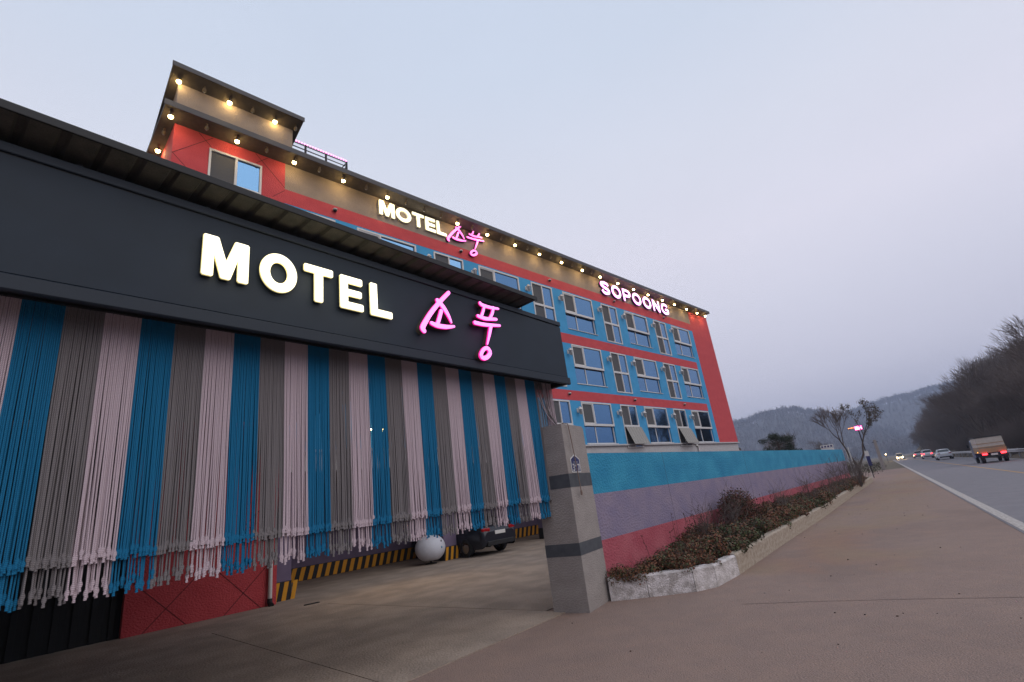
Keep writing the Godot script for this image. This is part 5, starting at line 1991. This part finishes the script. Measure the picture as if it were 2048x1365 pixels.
	for k in 46:
		var p := ROAD * Vector3(rr.randf_range(48, 110), 0, rr.randf_range(-9, -2.2))
		leaves(vg, Vector3(p.x, 0.3, p.z), Vector3(0.9, 0.55, 0.9), 120, 0.11, [Color(0.06, 0.045, 0.025), Color(0.05, 0.055, 0.025), Color(0.08, 0.05, 0.03)], rr, 0.1)
	var vo := part("verge_brush", vg, M.leaf, self)
	vo.set_meta("kind", "stuff")
	tag(vo, "dry brush along the far left verge of the road", "brush")

# ---------------------------------------------------------------- wooded bank across the road
func rise(s: float) -> float:
	return lerpf(1.0, 2.6, clampf((s - 40.0) / 90.0, 0, 1))

func make_bank() -> void:
	var b := MB.new()
	var f := FastNoiseLite.new()
	f.seed = 3
	f.frequency = 0.08
	var prof := [[7.4, -0.02], [9.0, 0.15], [11.0, 0.9], [15.0, 2.2], [22.0, 3.6], [40.0, 4.5]]
	var nx := 60
	for i in nx + 1:
		for j in prof.size():
			var s := -20.0 + 5.0 * i
			b.vert(Vector3(s, prof[j][1] * rise(s) + (f.get_noise_2d(s, prof[j][0]) * 0.6 if j > 1 else 0.0), prof[j][0]), Vector3(0, 0.95, -0.3).normalized())
	for i in nx:
		for j in prof.size() - 1:
			var k := i * prof.size() + j
			b.idx.append_array([k, k + prof.size(), k + 1, k + 1, k + prof.size(), k + prof.size() + 1])
	struct("embankment", b, M.bank, ROAD)
	# guard rail
	var gr := thing("guard_rail", "grey steel guard rail along the far side of the road", "guard rail", ROAD)
	for k in 30:
		var s := 20.0 + k * 4.0
		b = MB.new()
		b.tube([Vector3(s, -0.05, 7.75), Vector3(s, 0.85, 7.75)], [0.06, 0.06], 8)
		part("post", b, M.alloy, gr)
		b = MB.new()
		var w := [[0.50, 7.66], [0.55, 7.60], [0.61, 7.60], [0.65, 7.65], [0.69, 7.60], [0.75, 7.60], [0.80, 7.66]]
		for j in 6:
			b.quad_out(Vector3(s, w[j][0], w[j][1]), Vector3(s + 4, w[j][0], w[j][1]), Vector3(s + 4, w[j + 1][0], w[j + 1][1]), Vector3(s, w[j + 1][0], w[j + 1][1]), Vector3(0, 0, -1))
		part("beam", b, M.pale_concrete, gr)
	# bare trees
	var kinds := []
	for k in 4:
		kinds.append(bare_tree(100 + k, 8.0 + k * 0.6, 3 + k % 2, {"top": 5, "kids": 3, "spread": 0.40 + 0.05 * (k % 3), "up": 0.16, "lift": 0.04, "thin": 0.014}))
	var rr := RandomNumberGenerator.new()
	rr.seed = 55
	var src := {}
	var place := func(s: float, off: float, sc: float, k: int) -> void:
		var y := lerpf(0.0, 3.4, clampf((off - 9.0) / 13.0, 0, 1)) * rise(s)
		var xf := ROAD * Transform3D(Basis(Vector3.UP, rr.randf() * TAU).scaled(Vector3(sc, sc, sc)), Vector3(s, y - 0.1, off))
		if not src.has(k):
			src[k] = thing("bare_tree", "many-stemmed bare tree on the bank across the road", "tree", xf, "bare trees on the bank across the road")
			part("trunk", kinds[k][0], M.bark, src[k])
			part("crown", kinds[k][1], M.twig, src[k])
		else:
			copy(src[k], "bare_tree", xf)
	var s := 20.0
	while s < 43.0:
		place.call(s, rr.randf_range(10.0, 15.0), rr.randf_range(0.5, 0.68), rr.randi() % 4)
		s += 6.5
	while s < 235.0:
		var big := 1.18 if s < 75 else (1.25 if s < 165 else 1.0)
		place.call(s + rr.randf_range(-1, 1), rr.randf_range(9.6, 11.5), big * rr.randf_range(0.62, 0.85), rr.randi() % 4)
		place.call(s + 2 + rr.randf_range(-1, 1), rr.randf_range(12.5, 15.5), big * rr.randf_range(0.8, 1.05), rr.randi() % 4)
		if s > 60 and s < 160:
			place.call(s + 1 + rr.randf_range(-1, 1), rr.randf_range(17.0, 22.0), big * rr.randf_range(0.85, 1.1), rr.randi() % 4)
		s += 7.0 if s < 62 else 8.0
	# tangled undergrowth
	var tb := MB.new()
	twigs(tb, Vector3.ZERO, 60, 2.6, 1.9, 0.014, rr, 8)
	var mm := MultiMesh.new()
	mm.transform_format = MultiMesh.TRANSFORM_3D
	mm.mesh = tb.mesh()
	mm.instance_count = 230
	for k in 230:
		var off := rr.randf_range(8.8, 18.0)
		var along := 56.0 + 170.0 * pow(rr.randf(), 1.4)
		var y := lerpf(0.0, 3.4, clampf((off - 9.0) / 13.0, 0, 1)) * rise(along)
		var sc := rr.randf_range(0.6, 1.25)
		mm.set_instance_transform(k, ROAD * Transform3D(Basis(Vector3.UP, rr.randf() * TAU).scaled(Vector3(sc, sc, sc)), Vector3(along, y - 0.1, off)))
	var o := MultiMeshInstance3D.new()
	o.multimesh = mm
	o.material_override = M.twig
	o.name = "undergrowth"
	o.set_meta("kind", "stuff")
	tag(o, "tangled leafless undergrowth on the bank across the road", "undergrowth")
	add_child(o)
